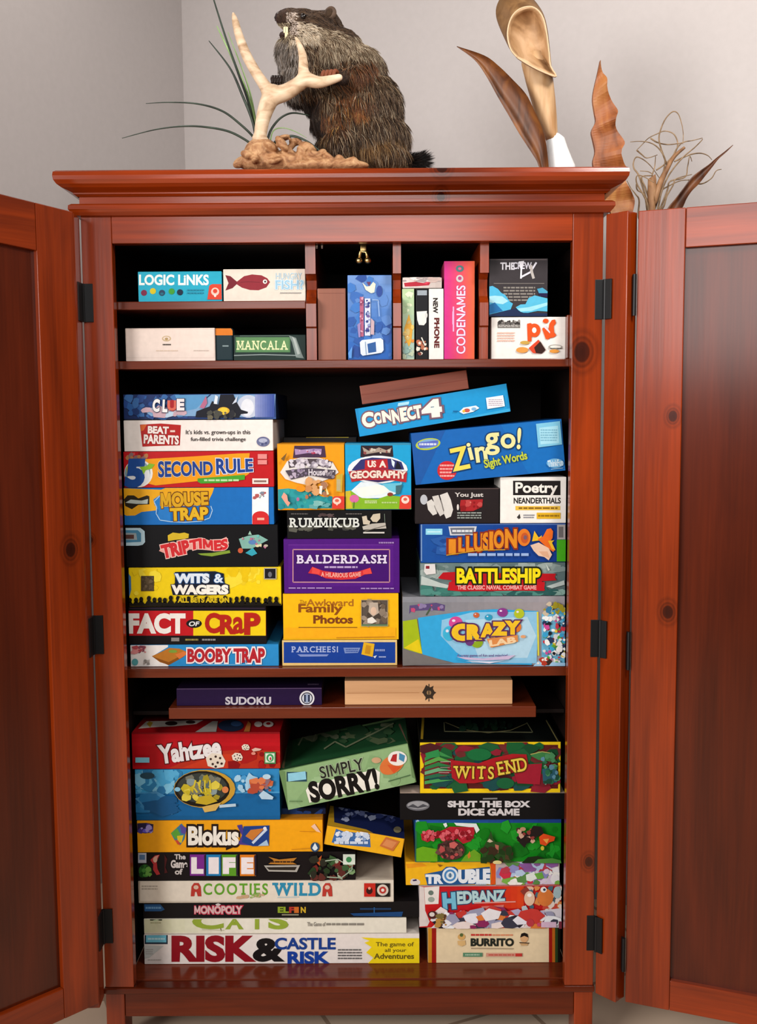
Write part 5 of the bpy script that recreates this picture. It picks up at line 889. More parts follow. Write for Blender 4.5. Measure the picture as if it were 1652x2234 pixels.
b.Pg([(505, 480), (600, 490), (760, 510), (900, 460), (1060, 425), (1190, 430), (1215, 560), (1080, 590), (960, 620), (860, 665), (720, 690), (590, 690), (520, 640)], '#a81c24'); b.Pg([(1200, 520), (1330, 510), (1310, 700), (1110, 690), (1080, 600)], '#9a1e30'); b.Pg([(1225, 440), (1300, 400), (1420, 420), (1465, 500), (1380, 490), (1300, 480)], '#3a7a44'); b.L([(1225, 430), (1330, 405), (1420, 420)], 8, '#a8a45a'); b.Pg([(1330, 560), (1460, 540), (1465, 680), (1340, 690)], '#2a5a6a'); b.B(1330, 440, 1470, 700, ['#4a8a5a', '#2a6a4a', '#7aa890', '#1f4a3a', '#5a8aa0'], 26, 24, 8)
b.L([(415, 495), (510, 493)], 6, '#b8a49a'); b.L([(415, 545), (500, 545)], 6, '#a88a84'); b.L([(400, 590), (495, 592)], 6, '#b89a94')
b.T("WITS", 545, 535, 895, 645, '#e0c44a', 0.015, serif=True, ol='#5a3a10', olw=0.04, rot=1, arc=0); b.Pg([(786, 530), (804, 530), (796, 562), (788, 558)], '#e0c44a'); b.T('END', 930, 475, 1190, 590, '#e0c44a', 0.015, serif=True, ol='#5a3a10', olw=0.04, rot=-10)
b.R(232, 100, 1560, 306, '#0e1210', 't'); b.L([(250, 300), (262, 100)], 22, '#b8962a', 't'); b.L([(1480, 325), (1370, 130)], 10, '#8a8050', 't'); b.L([(450, 150), (455, 232), (1250, 240), (1195, 150)], 8, '#7a7a5a', 't'); b.L([(460, 150), (620, 215), (850, 245), (1050, 222), (1195, 160)], 6, '#8a845a', 't'); b.B(600, 150, 1050, 210, ['#16301f', '#1f3a2a', '#14241c'], 20, 30, 3, 't')
b.done('big yellow-edged game box with a red and green painted front', GL); p6 = b
# --- lowest shelf, the slanting boxes between the stacks
b = Box(D5, Q(845, 60, 1112, 126), Y3 + 0.03, 0.2, '#141c38', on=q6, bev=0.002)
b.R(842, 56, 1115, 128, '#171f3e'); b.B(860, 70, 1100, 115, ['#1f3a6a', '#243f7a', '#101626'], 12, 30, 3, asp=2); b.done('dark navy box lying flat in shadow on the orange box', GL)
b = Box(D5, [(1116, 152), (1554, 237), (1540, 334), (1108, 268)], Y3 - 0.022, 0.11, '#d8981c')
b.R(1095, 130, 1570, 350, '#efb01e'); b.Pg([(1170, 175), (1210, 190), (1360, 205), (1365, 280), (1200, 265), (1145, 252)], '#3f6aa8'); b.B(1180, 195, 1350, 240, ['#dfe4ee', '#c8d4e8', '#8aa4cc'], 34, 15, 4); b.fine(1160, 238, 1350, 268, '#c8d4e8', 1); b.Pg([(1415, 270), (1450, 220), (1528, 245), (1490, 300)], '#c8703a'); b.Pg([(1430, 265), (1455, 232), (1512, 250), (1485, 285)], '#d88a54')
b.R(1095, 0, 1580, 240, '#1b2450', 't'); b.Pg([(1105, 150), (1130, 20), (1160, 20), (1160, 140), (1340, 180), (1380, 200), (1115, 155)], '#c89a24', 't'); b.B(1195, 50, 1500, 130, ['#8a94c0', '#a8b0d0', '#6a74a4', '#343f74'], 34, 14, 3, 't', 1.4); b.E(1515, 185, 22, 18, '#8a8060', 't')
b.done('small tilted box, yellow front and navy top, between the stacks', GL)
b = Box(D3, [(884, 556), (1580, 402), (1620, 620), (912, 770)], Y3 - 0.008, 0.2, '#6a8a58')
b.R(870, 395, 1640, 780, '#8fb07c'); b.B(890, 480, 1600, 740, ['#98b886', '#86a874', '#9cbc8a'], 24, 50, 5); b.R(915, 560, 1025, 612, '#2a4a5a'); b.Pg([(922, 568), (1018, 556), (1022, 600), (924, 612)], '#8fcbe0')
b.T('SIMPLY', 1095, 508, 1335, 572, '#2a2a24', 0.015, rot=-12, ol='#a9bc98', olw=0.04)
b.Pg([(1020, 660), (1040, 630), (1400, 545), (1425, 560), (1420, 635), (1390, 650), (1120, 700), (1040, 728)], '#ece8dc'); b.T('SORRY!', 1040, 582, 1410, 686, '#161412', 0.05, rot=-12); 
b.E(1490, 520, 72, 48, '#d8743a', rot=-30); b.E(1520, 485, 52, 40, '#ecE6e0'); b.Pg([(1480, 500), (1495, 465), (1518, 460), (1515, 505)], '#b02a2c'); b.Pg([(1530, 455), (1562, 470), (1555, 505), (1528, 490)], '#4a8ab0'); b.E(1405, 495, 26, 16, '#c8a07a'); b.Pg([(1465, 520), (1540, 530), (1500, 565)], '#d8542a'); b.L([(1470, 610), (1590, 575)], 5, '#4a6a44'); b.fine(930, 712, 1000, 726, '#6a8a5c', 1)
b.R(840, 250, 1640, 560, '#22402a', 't'); b.Pg([(940, 530), (975, 290), (1545, 290), (1590, 400)], '#1f4a2c', 't')
b.L([(895, 540), (945, 285)], 14, '#6a5a40', 't'); b.L([(1530, 300), (1590, 400)], 12, '#7a5a4a', 't'); b.B(1000, 300, 1500, 400, ['#3a5a3a', '#5a6a4a', '#2a4a30', '#6a745a'], 34, 22, 6, 't', 2); b.L([(980, 420), (1010, 350), (1060, 400), (1080, 330)], 9, '#7a8464', 't'); b.L([(1120, 440), (1180, 400), (1240, 430), (1380, 360), (1500, 300)], 8, '#7a8464', 't')
b.done('pale green game box with bold black title, tilted between the stacks', GL)
# ---------------------------------------------------------------- on top of the cabinet: the stuffed groundhog
ZT = z_cr_t
G0 = (240, 0, 2.2944)
def g(x, y, Y): return P(G0[0] + x / G0[2], G0[1] + y / G0[2], Y)
PXM = 2.12 / 2250.0 / 2.2944          # metres per crop pixel at the animal's depth
YA = 0.13
def merge(balls, voxel, name, smooth_n=6):
    "one continuous skin over overlapping lumps"
    bm = bmesh.new()
    for c, r, rot in balls:
        q = bmesh.ops.create_icosphere(bm, subdivisions=3, radius=1)
        mt = Matrix.Translation(c) @ Matrix.Rotation(rot, 4, 'Y') @ Matrix.Diagonal((*r, 1))
        bmesh.ops.transform(bm, matrix=mt, verts=q['verts'])
    me = bpy.data.meshes.new(name); bm.to_mesh(me); bm.free()
    o = bpy.data.objects.new(name, me); COL.objects.link(o)
    r_ = o.modifiers.new('r', 'REMESH'); r_.mode = 'VOXEL'; r_.voxel_size = voxel
    s_ = o.modifiers.new('s', 'SMOOTH'); s_.factor = 0.5; s_.iterations = smooth_n
    dg = bpy.context.evaluated_depsgraph_get()
    me2 = bpy.data.meshes.new_from_object(o.evaluated_get(dg)); me2.name = name
    bpy.data.objects.remove(o); return me2
def ell(x, y, rx, ry, ryy, rot=0, dY=0.0):
    "ellipsoid by crop pixel centre, radii in crop pixels (across, up) and metres in depth"
    return (g(x, y, YA + dY), (rx * PXM, ryy, ry * PXM), math.radians(rot))
body = [
    ell(1310, 700, 172, 165, 0.085, 0), ell(1290, 560, 160, 190, 0.085, 8), ell(1225, 425, 148, 185, 0.082, 16), ell(1140, 315, 135, 155, 0.076, 18),
    ell(1045, 245, 138, 128, 0.066, 10), ell(985, 300, 135, 160, 0.066, 0), ell(960, 400, 105, 110, 0.06, 0), ell(1050, 440, 120, 120, 0.066, 0),
    ell(1180, 640, 110, 170, 0.08, -6), ell(1120, 560, 110, 120, 0.066, 10), ell(1340, 790, 150, 70, 0.085, 0),
    ell(1030, 160, 120, 88, 0.052, 6), ell(960, 120, 92, 62, 0.042, 0), ell(905, 100, 66, 50, 0.032, 0), ell(868, 96, 36, 40, 0.022, 0), ell(1090, 130, 70, 62, 0.046, 20), ell(980, 190, 100, 70, 0.046, 0),
    ell(905, 215, 58, 36, 0.028, -8), ell(885, 205, 34, 24, 0.02, 0), ell(900, 260, 60, 70, 0.04, 0),
    # haunch, hind foot, belly edge
    ell(1160, 730, 80, 100, 0.062, 0, -0.03), ell(1100, 740, 55, 80, 0.05, -10, 0.02), ell(1110, 815, 95, 30, 0.03, 0, -0.03), ell(1090, 812, 90, 28, 0.03, 0, 0.05),
    # near arm reaching to the antler tip, far arm to the fork
    ell(1230, 400, 70, 60, 0.04, 0, -0.062), ell(1190, 405, 60, 42, 0.03, 10, -0.07), ell(1140, 385, 50, 30, 0.022, 10, -0.072),
    ell(940, 420, 60, 42, 0.034, -20, -0.01), ell(880, 420, 45, 28, 0.022, -10, -0.012)]
HG = tag(empty('groundhog', (g(1230, 700, YA).x, YA, ZT)), 'brown stuffed groundhog standing upright and gripping an antler', 'animal')
def at_root(me, root):
    for v in me.vertices: v.co -= root.location
    return me
skin = noise_mat('groundhog_skin', [(0.3, '#2a1d14'), (0.7, '#4c3a2a')], (80, 80, 80), 0.8, 4, 0.2)
bme = merge(body, 0.0045, 'body', 5); bme.materials.append(skin)
for p_ in bme.polygons: p_.use_smooth = True
Vb = np.empty(len(bme.vertices) * 3); bme.vertices.foreach_get('co', Vb); Vb = Vb.reshape(-1, 3)
bme.calc_loop_triangles()
Tb = np.empty(len(bme.loop_triangles) * 3, dtype=np.int32); bme.loop_triangles.foreach_get('vertices', Tb); Tb = Tb.reshape(-1, 3)
Nb = np.empty(len(bme.vertices) * 3); bme.vertices.foreach_get('normal', Nb); Nb = Nb.reshape(-1, 3)
at_root(bme, HG)
bo_ = bpy.data.objects.new('body', bme); COL.objects.link(bo_); bo_.parent = HG
# fur
rng = np.random.default_rng(7)
A, B_, C_ = Vb[Tb[:, 0]], Vb[Tb[:, 1]], Vb[Tb[:, 2]]
ar_ = np.linalg.norm(np.cross(B_ - A, C_ - A), axis=1)
NH = 60000
idx = rng.choice(len(Tb), NH, p=ar_ / ar_.sum())
u = rng.random(NH); v = rng.random(NH); fl_ = u + v > 1; u[fl_] = 1 - u[fl_]; v[fl_] = 1 - v[fl_]
R0 = A[idx] * (1 - u - v)[:, None] + B_[idx] * u[:, None] + C_[idx] * v[:, None]
NN = Nb[Tb[idx, 0]] * (1 - u - v)[:, None] + Nb[Tb[idx, 1]] * u[:, None] + Nb[Tb[idx, 2]] * v[:, None]
NN /= np.linalg.norm(NN, axis=1)[:, None]
# back to crop pixels so that coat regions can be laid out on the animal
dR = R0 - np.array(CAM); zf = dR @ np.array(FWD)
cx_ = ((826 + FPX * (dR @ np.array(RGT)) / zf) - G0[0]) * G0[2]; cy_ = (1117 - FPX * (dR @ np.array(UPV)) / zf) * G0[2]
# flow: from the nose back over the head, then down the body
hd = np.clip((260 - cy_) / 120, 0, 1)
flow = np.stack([0.9 * hd + 0.25 * (1 - hd), np.zeros(NH), -0.35 * hd - 1.0 * (1 - hd)], 1)
ch_ = (cx_ < 960) & (cy_ > 200); flow[ch_] = np.array([-0.1, 0, -1.0])
flow += rng.normal(0, 0.20, (NH, 3))
flow -= NN * np.sum(flow * NN, 1)[:, None]; flow /= np.linalg.norm(flow, axis=1)[:, None] + 1e-9
ln = np.where(cy_ < 110, 0.007, 0.016) + np.clip((cy_ - 250) / 400, 0, 1) * 0.010
ln = np.where((cx_ < 930) & (cy_ < 190), 0.0035, ln); ln = np.where((cy_ < 240) & (cy_ > 110) & (cx_ > 930), 0.011, ln)
paw = ((np.abs(cx_ - 1140) < 60) & (np.abs(cy_ - 385) < 40) & (R0[:, 1] < YA - 0.05)) | ((cx_ < 905) & (cy_ > 385) & (cy_ < 455))
ln = np.where(paw, 0.004, ln) * rng.uniform(0.65, 1.2, NH)
K = 5
tt = np.linspace(0, 1, K)[None, :, None]
lift = np.where(cy_ < 200, 0.30, 0.42)[:, None, None]
clump = np.sin(R0 @ np.array([[310., 170., 90.], [120., 260., 330.], [60., 310., 210.]])) * 0.22
dirv = flow + clump; dirv /= np.linalg.norm(dirv, axis=1)[:, None]
PT = R0[:, None, :] + ln[:, None, None] * (tt * dirv[:, None, :] + lift * (tt - 0.6 * tt * tt) * NN[:, None, :]) + np.array([0, 0, -1.0]) * (ln[:, None, None] * 0.22) * tt ** 2
def c3(h): return np.array(hexc(h))
col = np.tile(c3('#4a3828'), (NH, 1)); rv = rng.random(NH)
def paint(mask, cols, w_=None):
    k = rng.choice(len(cols), NH, p=w_); arr = np.array([c3(c) for c in cols])
    col[mask] = arr[k][mask]
allm = np.ones(NH, bool)
pat = np.sin(cx_ * 0.021 + 2 * np.sin(cy_ * 0.017)) + np.sin(cy_ * 0.031 + cx_ * 0.008) + rng.normal(0, 1.1, NH)
paint(allm, ['#33241a', '#4e3a29', '#6c543e', '#947e64', '#221913', '#b4a48c'], [.26, .28, .2, .12, .1, .04])
paint((cy_ > 430) & (cx_ < 1290) & (pat > 0.5), ['#7a4626', '#8e5a2e', '#5e3a22', '#a07a44'], [.35, .3, .25, .1])
paint((cy_ > 300) & (cy_ < 520) & (cx_ > 1150) & (cx_ < 1330) & (pat > 0.7), ['#6e4228', '#7e5030', '#523422'], [.4, .3, .3])
paint((cy_ > 660) & (pat > 0.3), ['#6a4a2a', '#8a6a44', '#4a321e', '#a4865c'], [.3, .3, .3, .1])
paint((cx_ < 1060) & (cy_ > 470), ['#1e1612', '#2e2018', '#3a2820'], [.4, .35, .25])
paint((cx_ < 1180) & (cy_ > 540) & (pat < -0.3), ['#2a1c14', '#4a3222', '#b8a084'], [.45, .45, .1])
paint((cx_ < 950) & (cy_ > 200) & (cy_ < 470), ['#5c5046', '#8a7c70', '#a8a09a', '#3a3028'], [.3, .3, .25, .15])
paint((cy_ > 110) & (cy_ < 215) & (cx_ > 900) & (cx_ < 1060), ['#c9bba6', '#b8a68e', '#a49078', '#86725c'], [.4, .3, .2, .1])
paint((cy_ > 140) & (cy_ < 290) & (cx_ >= 1040), ['#8f7d66', '#6f5a46', '#b4a48c', '#4e3c2c'], [.3, .25, .25, .2])
paint(cy_ < 108 + np.clip((cx_ - 950) * 0.28, -8, 70), ['#33241a', '#4a3626', '#5a4434', '#271b14'], [.35, .3, .2, .15])
paint((cx_ < 880) & (cy_ < 112), ['#3a2620', '#4a302a', '#2a1c18'], [.4, .3, .3])
paint((cx_ > 880) & (cx_ < 935) & (cy_ > 62) & (cy_ < 175), ['#c9b8ac', '#b8a494', '#d4c6ba'], [.4, .3, .3])
paint((cx_ < 900) & (cy_ > 112) & (cy_ < 200), ['#a08f74', '#8a7860', '#b8a88c', '#6a5a48'], [.3, .3, .25, .15])
paint(paw, ['#2c1d18', '#3a2820', '#1e1412'], [.4, .3, .3])
fur_m, nt, b = bsdf('groundhog_fur', (0.1, 0.08, 0.05), 0.5, 0.25)
at_ = nt.nodes.new('ShaderNodeAttribute'); at_.attribute_name = 'tint'; nt.links.new(at_.outputs['Color'], b.inputs['Base Color'])
def hair(name, pts, rad, colr, parent, root):
    n, k = pts.shape[:2]
    hc = bpy.data.hair_curves.new(name); hc.add_curves([k] * n)
    p = (pts - np.array(root.location)).reshape(-1).astype(np.float32)
    hc.position_data.foreach_set('vector', p)
    ra = hc.attributes.get('radius') or hc.attributes.new('radius', 'FLOAT', 'POINT')
    ra.data.foreach_set('value', np.tile(rad, n).astype(np.float32))
    ca = hc.attributes.new('tint', 'FLOAT_COLOR', 'CURVE')
    ca.data.foreach_set('color', np.concatenate([colr, np.ones((n, 1))], 1).reshape(-1).astype(np.float32))
    hc.materials.append(fur_m)
    o = bpy.data.objects.new(name, hc); COL.objects.link(o); o.parent = parent; return o
hair('fur', PT, np.array([0.00042, 0.0004, 0.00034, 0.00022, 0.00004]), col, HG, HG)
# tail: dark bushy brush lying to the right
tp = smooth_line([g(1400, 830, YA + 0.0), g(1450, 822, YA - 0.02), g(1510, 815, YA - 0.02), g(1550, 808, YA - 0.02)], 8)
tp = [Vector((p.x, p.y, max(p.z, ZT + 0.012))) for p in tp]
m = MB(); m.tube([p - HG.location for p in tp], [0.012] * (len(tp) - 6) + [0.011, 0.01, 0.009, 0.008, 0.006, 0.003], bsdf('tail_skin', hexc('#1a1310'), 0.8, 0.2)[0], 10)
m.build('tail', HG, True, None)['label'] = 'short bushy black tail'
NT = 3500; ti = rng.integers(0, len(tp) - 1, NT); tf = rng.random(NT)
tpa = np.array([list(p) for p in tp]); ax = tpa[ti] * (1 - tf)[:, None] + tpa[ti + 1] * tf[:, None]
rd = rng.normal(0, 1, (NT, 3)); rd /= np.linalg.norm(rd, axis=1)[:, None]
dv = rd * 0.55 + np.array([0.95, -0.05, 0.08]); dv /= np.linalg.norm(dv, axis=1)[:, None]
tl = rng.uniform(0.014, 0.028, NT)
q0 = ax + rd * 0.008; pts = q0[:, None, :] + tl[:, None, None] * np.linspace(0, 1, K)[None, :, None] * dv[:, None, :]
pts[:, :, 2] = np.maximum(pts[:, :, 2], ZT + 0.001)
hair('tail_fur', pts, np.array([0.0005, 0.0005, 0.0004, 0.0003, 0.00005]), np.array([c3(c) for c in ('#15100e', '#241a16', '#0e0b0a')])[rng.integers(0, 3, NT)], HG, HG)
def part(mb, name, label=None, smooth=True, root=HG):
    mb.v = [tuple(Vector(v_) - root.location) for v_ in mb.v]
    o = mb.build(name, root, smooth)
    if label: o['label'] = label
    return o
def surf_y(x, y, back=0.0):
    "front surface of the animal under a crop pixel"
    sel = (np.abs(cx_ - x) < 14) & (np.abs(cy_ - y) < 14)
    return float(R0[sel, 1].min()) + back if sel.any() else YA
eye_m = bsdf('eye', (0.008, 0.005, 0.004), 0.08, 0.6)[0]; tooth_m = bsdf('tooth', hexc('#e8d9ae'), 0.35, 0.4)[0]
nose_m = bsdf('nose', hexc('#2a1a18'), 0.4, 0.4)[0]; claw_m = bsdf('claw', hexc('#2a1c16'), 0.4, 0.4)[0]; lip_m = bsdf('mouth_lining', hexc('#33201a'), 0.6, 0.3)[0]; paw_m = bsdf('paw_pad', hexc('#7a4026'), 0.6, 0.3)[0]
m = MB(); m.ball(g(968, 82, surf_y(968, 82, 0.0015)), 0.0058, eye_m); part(m, 'eye')
m = MB(); m.ball(g(968, 82, 2 * YA - surf_y(968, 82, 0.0015)), 0.0058, eye_m); part(m, 'eye')
m = MB(); c = g(850, 88, YA); m.ball(c, (0.010, 0.013, 0.011), nose_m)
for s_ in (-1, 1): m.ball(c + Vector((-0.0085, s_ * 0.0055, -0.002)), (0.0022, 0.0024, 0.0026), eye_m)
part(m, 'nose')
ear_m = noise_mat('ear_skin', [(0.3, '#3a2a20'), (0.7, '#5c4636')], (120, 120, 120), 0.7)
for s_ in (-1, 1):
    m = MB(); c = g(1108, 106, YA) + Vector((0, s_ * 0.040, 0.0)); rt = Matrix.Rotation(math.radians(25), 3, 'Y')
    m.ball(c, (0.012, 0.006, 0.014), ear_m, rot=rt); m.ball(c + Vector((-0.002, s_ * 0.003, 0)), (0.0075, 0.005, 0.0095), skin, rot=rt); part(m, 'ear')
m = MB(); yt = surf_y(890, 178, -0.002); m.ball(g(880, 176, YA - 0.02), (0.013, 0.012, 0.0075), lip_m); part(m, 'mouth')
m = MB()
for dx, dy, hh in ((0, 0, 0.010), (9, 3, 0.009)):
    c = g(884 + dx, 178 + dy, YA - 0.034); m.box(-0.0034, 0.0034, -0.0016, 0.0016, -hh, hh * 0.5, tooth_m, 0.0012, Matrix.Translation(c))
for dx in (0, 8):
    c = g(876 + dx, 150, YA - 0.031); m.box(-0.003, 0.003, -0.0014, 0.0014, -0.006, 0.006, tooth_m, 0.0011, Matrix.Translation(c))
part(m, 'teeth', 'pale yellow front teeth')
# fingers with claws: near paw over the antler tip, far paw behind the fork
for k in range(4):
    m = MB(); a0 = g(1140 - k * 19, 366 + k * 2, YA - 0.088); a1 = a0 + Vector((-0.004, -0.010, 0.001)); a2 = a1 + Vector((-0.003, -0.006, -0.007)); a3 = a2 + Vector((-0.001, 0.001, -0.007))
    m.tube(smooth_line([a0, a1, a2, a3], 4), [0.0042] * 6 + [0.0038] * 4 + [0.003] * 3, paw_m, 8); m.tube([a3, a3 + Vector((-0.001, 0.003, -0.006))], [0.002, 0.0004], claw_m, 6); part(m, 'finger', 'rusty orange finger gripping the antler tip')
for k in range(4):
    m = MB(); a0 = g(868 - k * 13, 415, YA - 0.024); a1 = a0 + Vector((-0.003, -0.012, 0.006)); a2 = a1 + Vector((-0.001, -0.010, -0.004)); a3 = a2 + Vector((0, -0.003, -0.010))
    m.tube(smooth_line([a0, a1, a2, a3], 4), [0.0046] * 6 + [0.004] * 4 + [0.003] * 3, claw_m, 8); m.tube([a3, a3 + Vector((0, 0.002, -0.006))], [0.002, 0.0004], claw_m, 6); part(m, 'finger')

# antler
bone = noise_mat('antler_bone', [(0.25, '#8f6a48'), (0.5, '#cdb193'), (0.75, '#e2cfb6')], (24, 24, 60), 0.5, 6, 0.3, 0.6, 0.25)
YN = 0.018
def path(pts, rads, m, mt, n=12, sub=6):
    q = smooth_line(pts, sub); rr = []
    for i in range(len(rads) - 1): rr += [rads[i] + (rads[i + 1] - rads[i]) * k / sub for k in range(sub)]
    m.tube(q, rr + [rads[-1]], mt, n)
ANT = []
def chain(pts, rads, sub=8):
    q = smooth_line(pts, sub); rr = []
    for i in range(len(rads) - 1): rr += [rads[i] + (rads[i + 1] - rads[i]) * k / sub for k in range(sub)]
    rr.append(rads[-1])
    for p, r in zip(q, rr): ANT.append((p, (r, r, r), 0))
k_ = PXM
chain([g(758, 742, YN), g(752, 690, YN), g(765, 600, YN), g(790, 520, YN), g(815, 470, YN)], [30 * k_, 30 * k_, 33 * k_, 40 * k_, 44 * k_])
chain([g(800, 480, YN), g(775, 430, YN - .004), g(735, 370, YN - .006), g(685, 280, YN - .006), g(650, 190, YN - .004), g(628, 110, YN), g(617, 66, YN)], [34 * k_, 28 * k_, 25 * k_, 24 * k_, 21 * k_, 17 * k_, 7 * k_], 12)
chain([g(815, 480, YN), g(880, 462, YN - .004), g(940, 425, YN - .01), g(980, 398, YN - .014), g(1040, 412, YN - .016), g(1100, 402, YN - .02), g(1148, 388, YN - .024)], [44 * k_, 38 * k_, 34 * k_, 34 * k_, 27 * k_, 22 * k_, 17 * k_], 10)
chain([g(972, 400, YN - .014), g(968, 340, YN - .012), g(965, 280, YN - .008), g(948, 225, YN), g(930, 188, YN + .004)], [32 * k_, 24 * k_, 20 * k_, 14 * k_, 7 * k_], 10)
for x, y in ((740, 700), (778, 705), (730, 690), (770, 725), (742, 730)): ANT.append((g(x, y, YN), (18 * k_, 18 * k_, 18 * k_), 0))
ame = merge(ANT, 0.0028, 'antler', 3); ame.materials.append(bone)
for p_ in ame.polygons: p_.use_smooth = True
MT = tag(empty('antler_mount', (g(800, 740, 0.02).x, 0.02, ZT)), 'pale forked antler on a knobbly carved wood base with thin grass blades', 'antler')
at_root(ame, MT)
ao = bpy.data.objects.new('antler', ame); COL.objects.link(ao); ao.parent = MT

# knobbly carved wood base
rb = random.Random(3)
base = [(g(860, 815, 0.03), (0.09, 0.035, 0.020), 0), (g(1090, 830, 0.005), (0.08, 0.028, 0.013), 0), (g(760, 775, 0.03), (0.035, 0.035, 0.032), 0)]
base = [(Vector((c.x, c.y, max(ZT + r[2] * 0.55, c.z))), r, t) for c, r, t in base]
zones = [(690, 775), (730, 800), (770, 770), (800, 730), (820, 760), (860, 720), (880, 770), (900, 740), (930, 710), (960, 760), (990, 740), (1020, 780), (1060, 770), (1100, 790), (1150, 800), (1200, 812), (660, 810), (830, 805), (940, 800), (1050, 812), (1230, 820), (780, 815), (870, 690), (990, 800)]
for x, y in zones:
    c = g(x, y, rb.uniform(-0.004, 0.025) if x < 1000 else rb.uniform(-0.006, 0.012)); c.z = max(c.z, ZT + 0.008)
    base.append((c, (rb.uniform(0.009, 0.019), rb.uniform(0.010, 0.016), rb.uniform(0.005, 0.010)), math.radians(rb.uniform(-70, 70))))
wme = merge(base, 0.0022, 'wood_base', 1)
for v_ in wme.vertices: v_.co.z = max(v_.co.z, ZT + 0.0004)
wme.materials.append(noise_mat('carved_wood', [(0.2, '#4a2c1c'), (0.45, '#9a6c48'), (0.75, '#c89f74')], (60, 40, 70), 0.6, 6, 0.3, 1.2, 0.6))
at_root(wme, MT)
wo = bpy.data.objects.new('wood_base', wme); COL.objects.link(wo); wo.parent = MT; wo['label'] = 'knobbly light brown carved wood base'

# grass blades
gdark = noise_mat('dark_grass', [(0.3, '#1c241c'), (0.7, '#39463a')], (30, 30, 30), 0.5); gpale = noise_mat('pale_grass', [(0.3, '#6f9a4a'), (0.7, '#a9c48c')], (30, 30, 30), 0.5)
GR = MT
def blade(pts, wd, mt, dY=None):
    n = len(pts); q = smooth_line([g(x, y, 0.035 + (dY or 0) * i / (n - 1)) for i, (x, y) in enumerate(pts)], 10); m = MB(); vs, fs = [], []
    for i, p in enumerate(q):
        t = (q[min(i + 1, len(q) - 1)] - q[max(i - 1, 0)]).normalized(); s_ = t.cross(Vector((0, 1, 0))).normalized(); tt_ = i / (len(q) - 1)
        h = wd * k_ * 0.5 * (1 - 0.75 * tt_ ** 2.5); e = Vector((0, h * 0.5, 0))
        vs += [p - s_ * h, p - e, p + s_ * h, p + e]
    for i in range(len(q) - 1):
        for j in range(4): fs.append((i * 4 + j, i * 4 + (j + 1) % 4, i * 4 + 4 + (j + 1) % 4, i * 4 + 4 + j))
    fs += [(3, 2, 1, 0), tuple(len(vs) - 4 + j for j in range(4))]
    m.add(vs, fs, mt); return part(m, 'grass_blade', 'pale green grass blade' if mt is gpale else 'thin dark green grass blade', True, GR)
for pts, wd, mt, dY in ([(735, 745), (722, 640), (690, 500), (640, 360), (580, 190), (520, 0), (512, -30)], 13, gdark, .02), ([(735, 745), (718, 620), (660, 470), (600, 340), (495, 204)], 14, gdark, 0.0), \
        ([(732, 745), (720, 690), (650, 620), (560, 555), (440, 520), (300, 512), (180, 518)], 11, gdark, -.05), ([(740, 755), (700, 715), (600, 660), (480, 636), (360, 632), (220, 650), (60, 692)], 11, gdark, -.06), \
        ([(785, 740), (792, 690), (812, 640), (855, 590), (910, 566), (980, 574), (1000, 580)], 12, gdark, .03), ([(800, 745), (835, 705), (880, 685), (930, 684), (1000, 715), (1070, 772)], 14, gdark, -.03), \
        ([(800, 740), (815, 660), (860, 640), (920, 655), (985, 690)], 6, gpale, .02), ([(738, 745), (725, 610), (690, 480), (630, 330), (535, 130)], 17, gpale, .03), ([(742, 745), (728, 600), (700, 460), (660, 340), (590, 160)], 9, gpale, .04):
    blade(pts, wd, mt, dY)

# ---------------------------------------------------------------- dried plants
H0 = (960, 0, 2.3873)
def h(x, y, Y): return P(H0[0] + x / H0[2], H0[1] + y / H0[2], Y)
leafm = noise_mat('dried_leaf', [(0.3, '#3a2010'), (0.5, '#683c1e'), (0.7, '#8a5526')], (40, 40, 9), 0.5, 6, 0.4, 0.6, 0.2)
def strip_leaf(L_, R_, Y, bulge, mt, th=0.002, nrow=5, cup=1):
    "a curved leaf between two edge lines"
    a, b_ = smooth_line([h(x, y, Y) for x, y in L_], 5), smooth_line([h(x, y, Y) for x, y in R_], 5)
    n = min(len(a), len(b_)); ia = [a[round(i * (len(a) - 1) / (n - 1))] for i in range(n)]; ib = [b_[round(i * (len(b_) - 1) / (n - 1))] for i in range(n)]
    vs, fs = [], []
    for s_ in (0, 1):
        for i in range(n):
            wd = (ia[i] - ib[i]).length
            for j in range(nrow):
                t = j / (nrow - 1); p = ia[i].lerp(ib[i], t); d = 4 * t * (1 - t) * min(bulge, wd * 0.45) * cup
                vs.append((p.x, p.y + d + s_ * th, p.z))
    N_ = n * nrow
    for i in range(n - 1):
        for j in range(nrow - 1):
            q = (i * nrow + j, i * nrow + j + 1, (i + 1) * nrow + j + 1, (i + 1) * nrow + j)
            fs += [q, tuple(N_ + k for k in reversed(q))]
        for j in (0, nrow - 1): fs.append((i * nrow + j, (i + 1) * nrow + j, N_ + (i + 1) * nrow + j, N_ + i * nrow + j))
    for i in (0, n - 1):
        for j in range(nrow - 1): fs.append((i * nrow + j, i * nrow + j + 1, N_ + i * nrow + j + 1, N_ + i * nrow + j))
    m = MB(); m.add(vs, fs, mt); return m
YP = 0.22
def down_to(x, y, Y, z):    # crop y at which the point at (x, Y) has height z
    lo, hi = y, y + 1400
    for _ in range(40):
        mid = (lo + hi) / 2
        if h(x, mid, Y).z > z: lo = mid
        else: hi = mid
    return lo
yb = down_to(560, 860, YP, ZT + 0.0015)
m = strip_leaf([(90, 243), (180, 310), (240, 392), (300, 500), (360, 602), (420, 705), (482, 800), (515, 864), (548, yb)],
               [(88, 240), (230, 288), (305, 342), (385, 420), (450, 492), (492, 575), (530, 662), (556, 765), (580, yb)], YP, 0.02, leafm)
o = m.build('dried_leaf', None, True); tag(o, 'long brown boat-shaped dried leaf leaning left on the cabinet top', 'leaf')
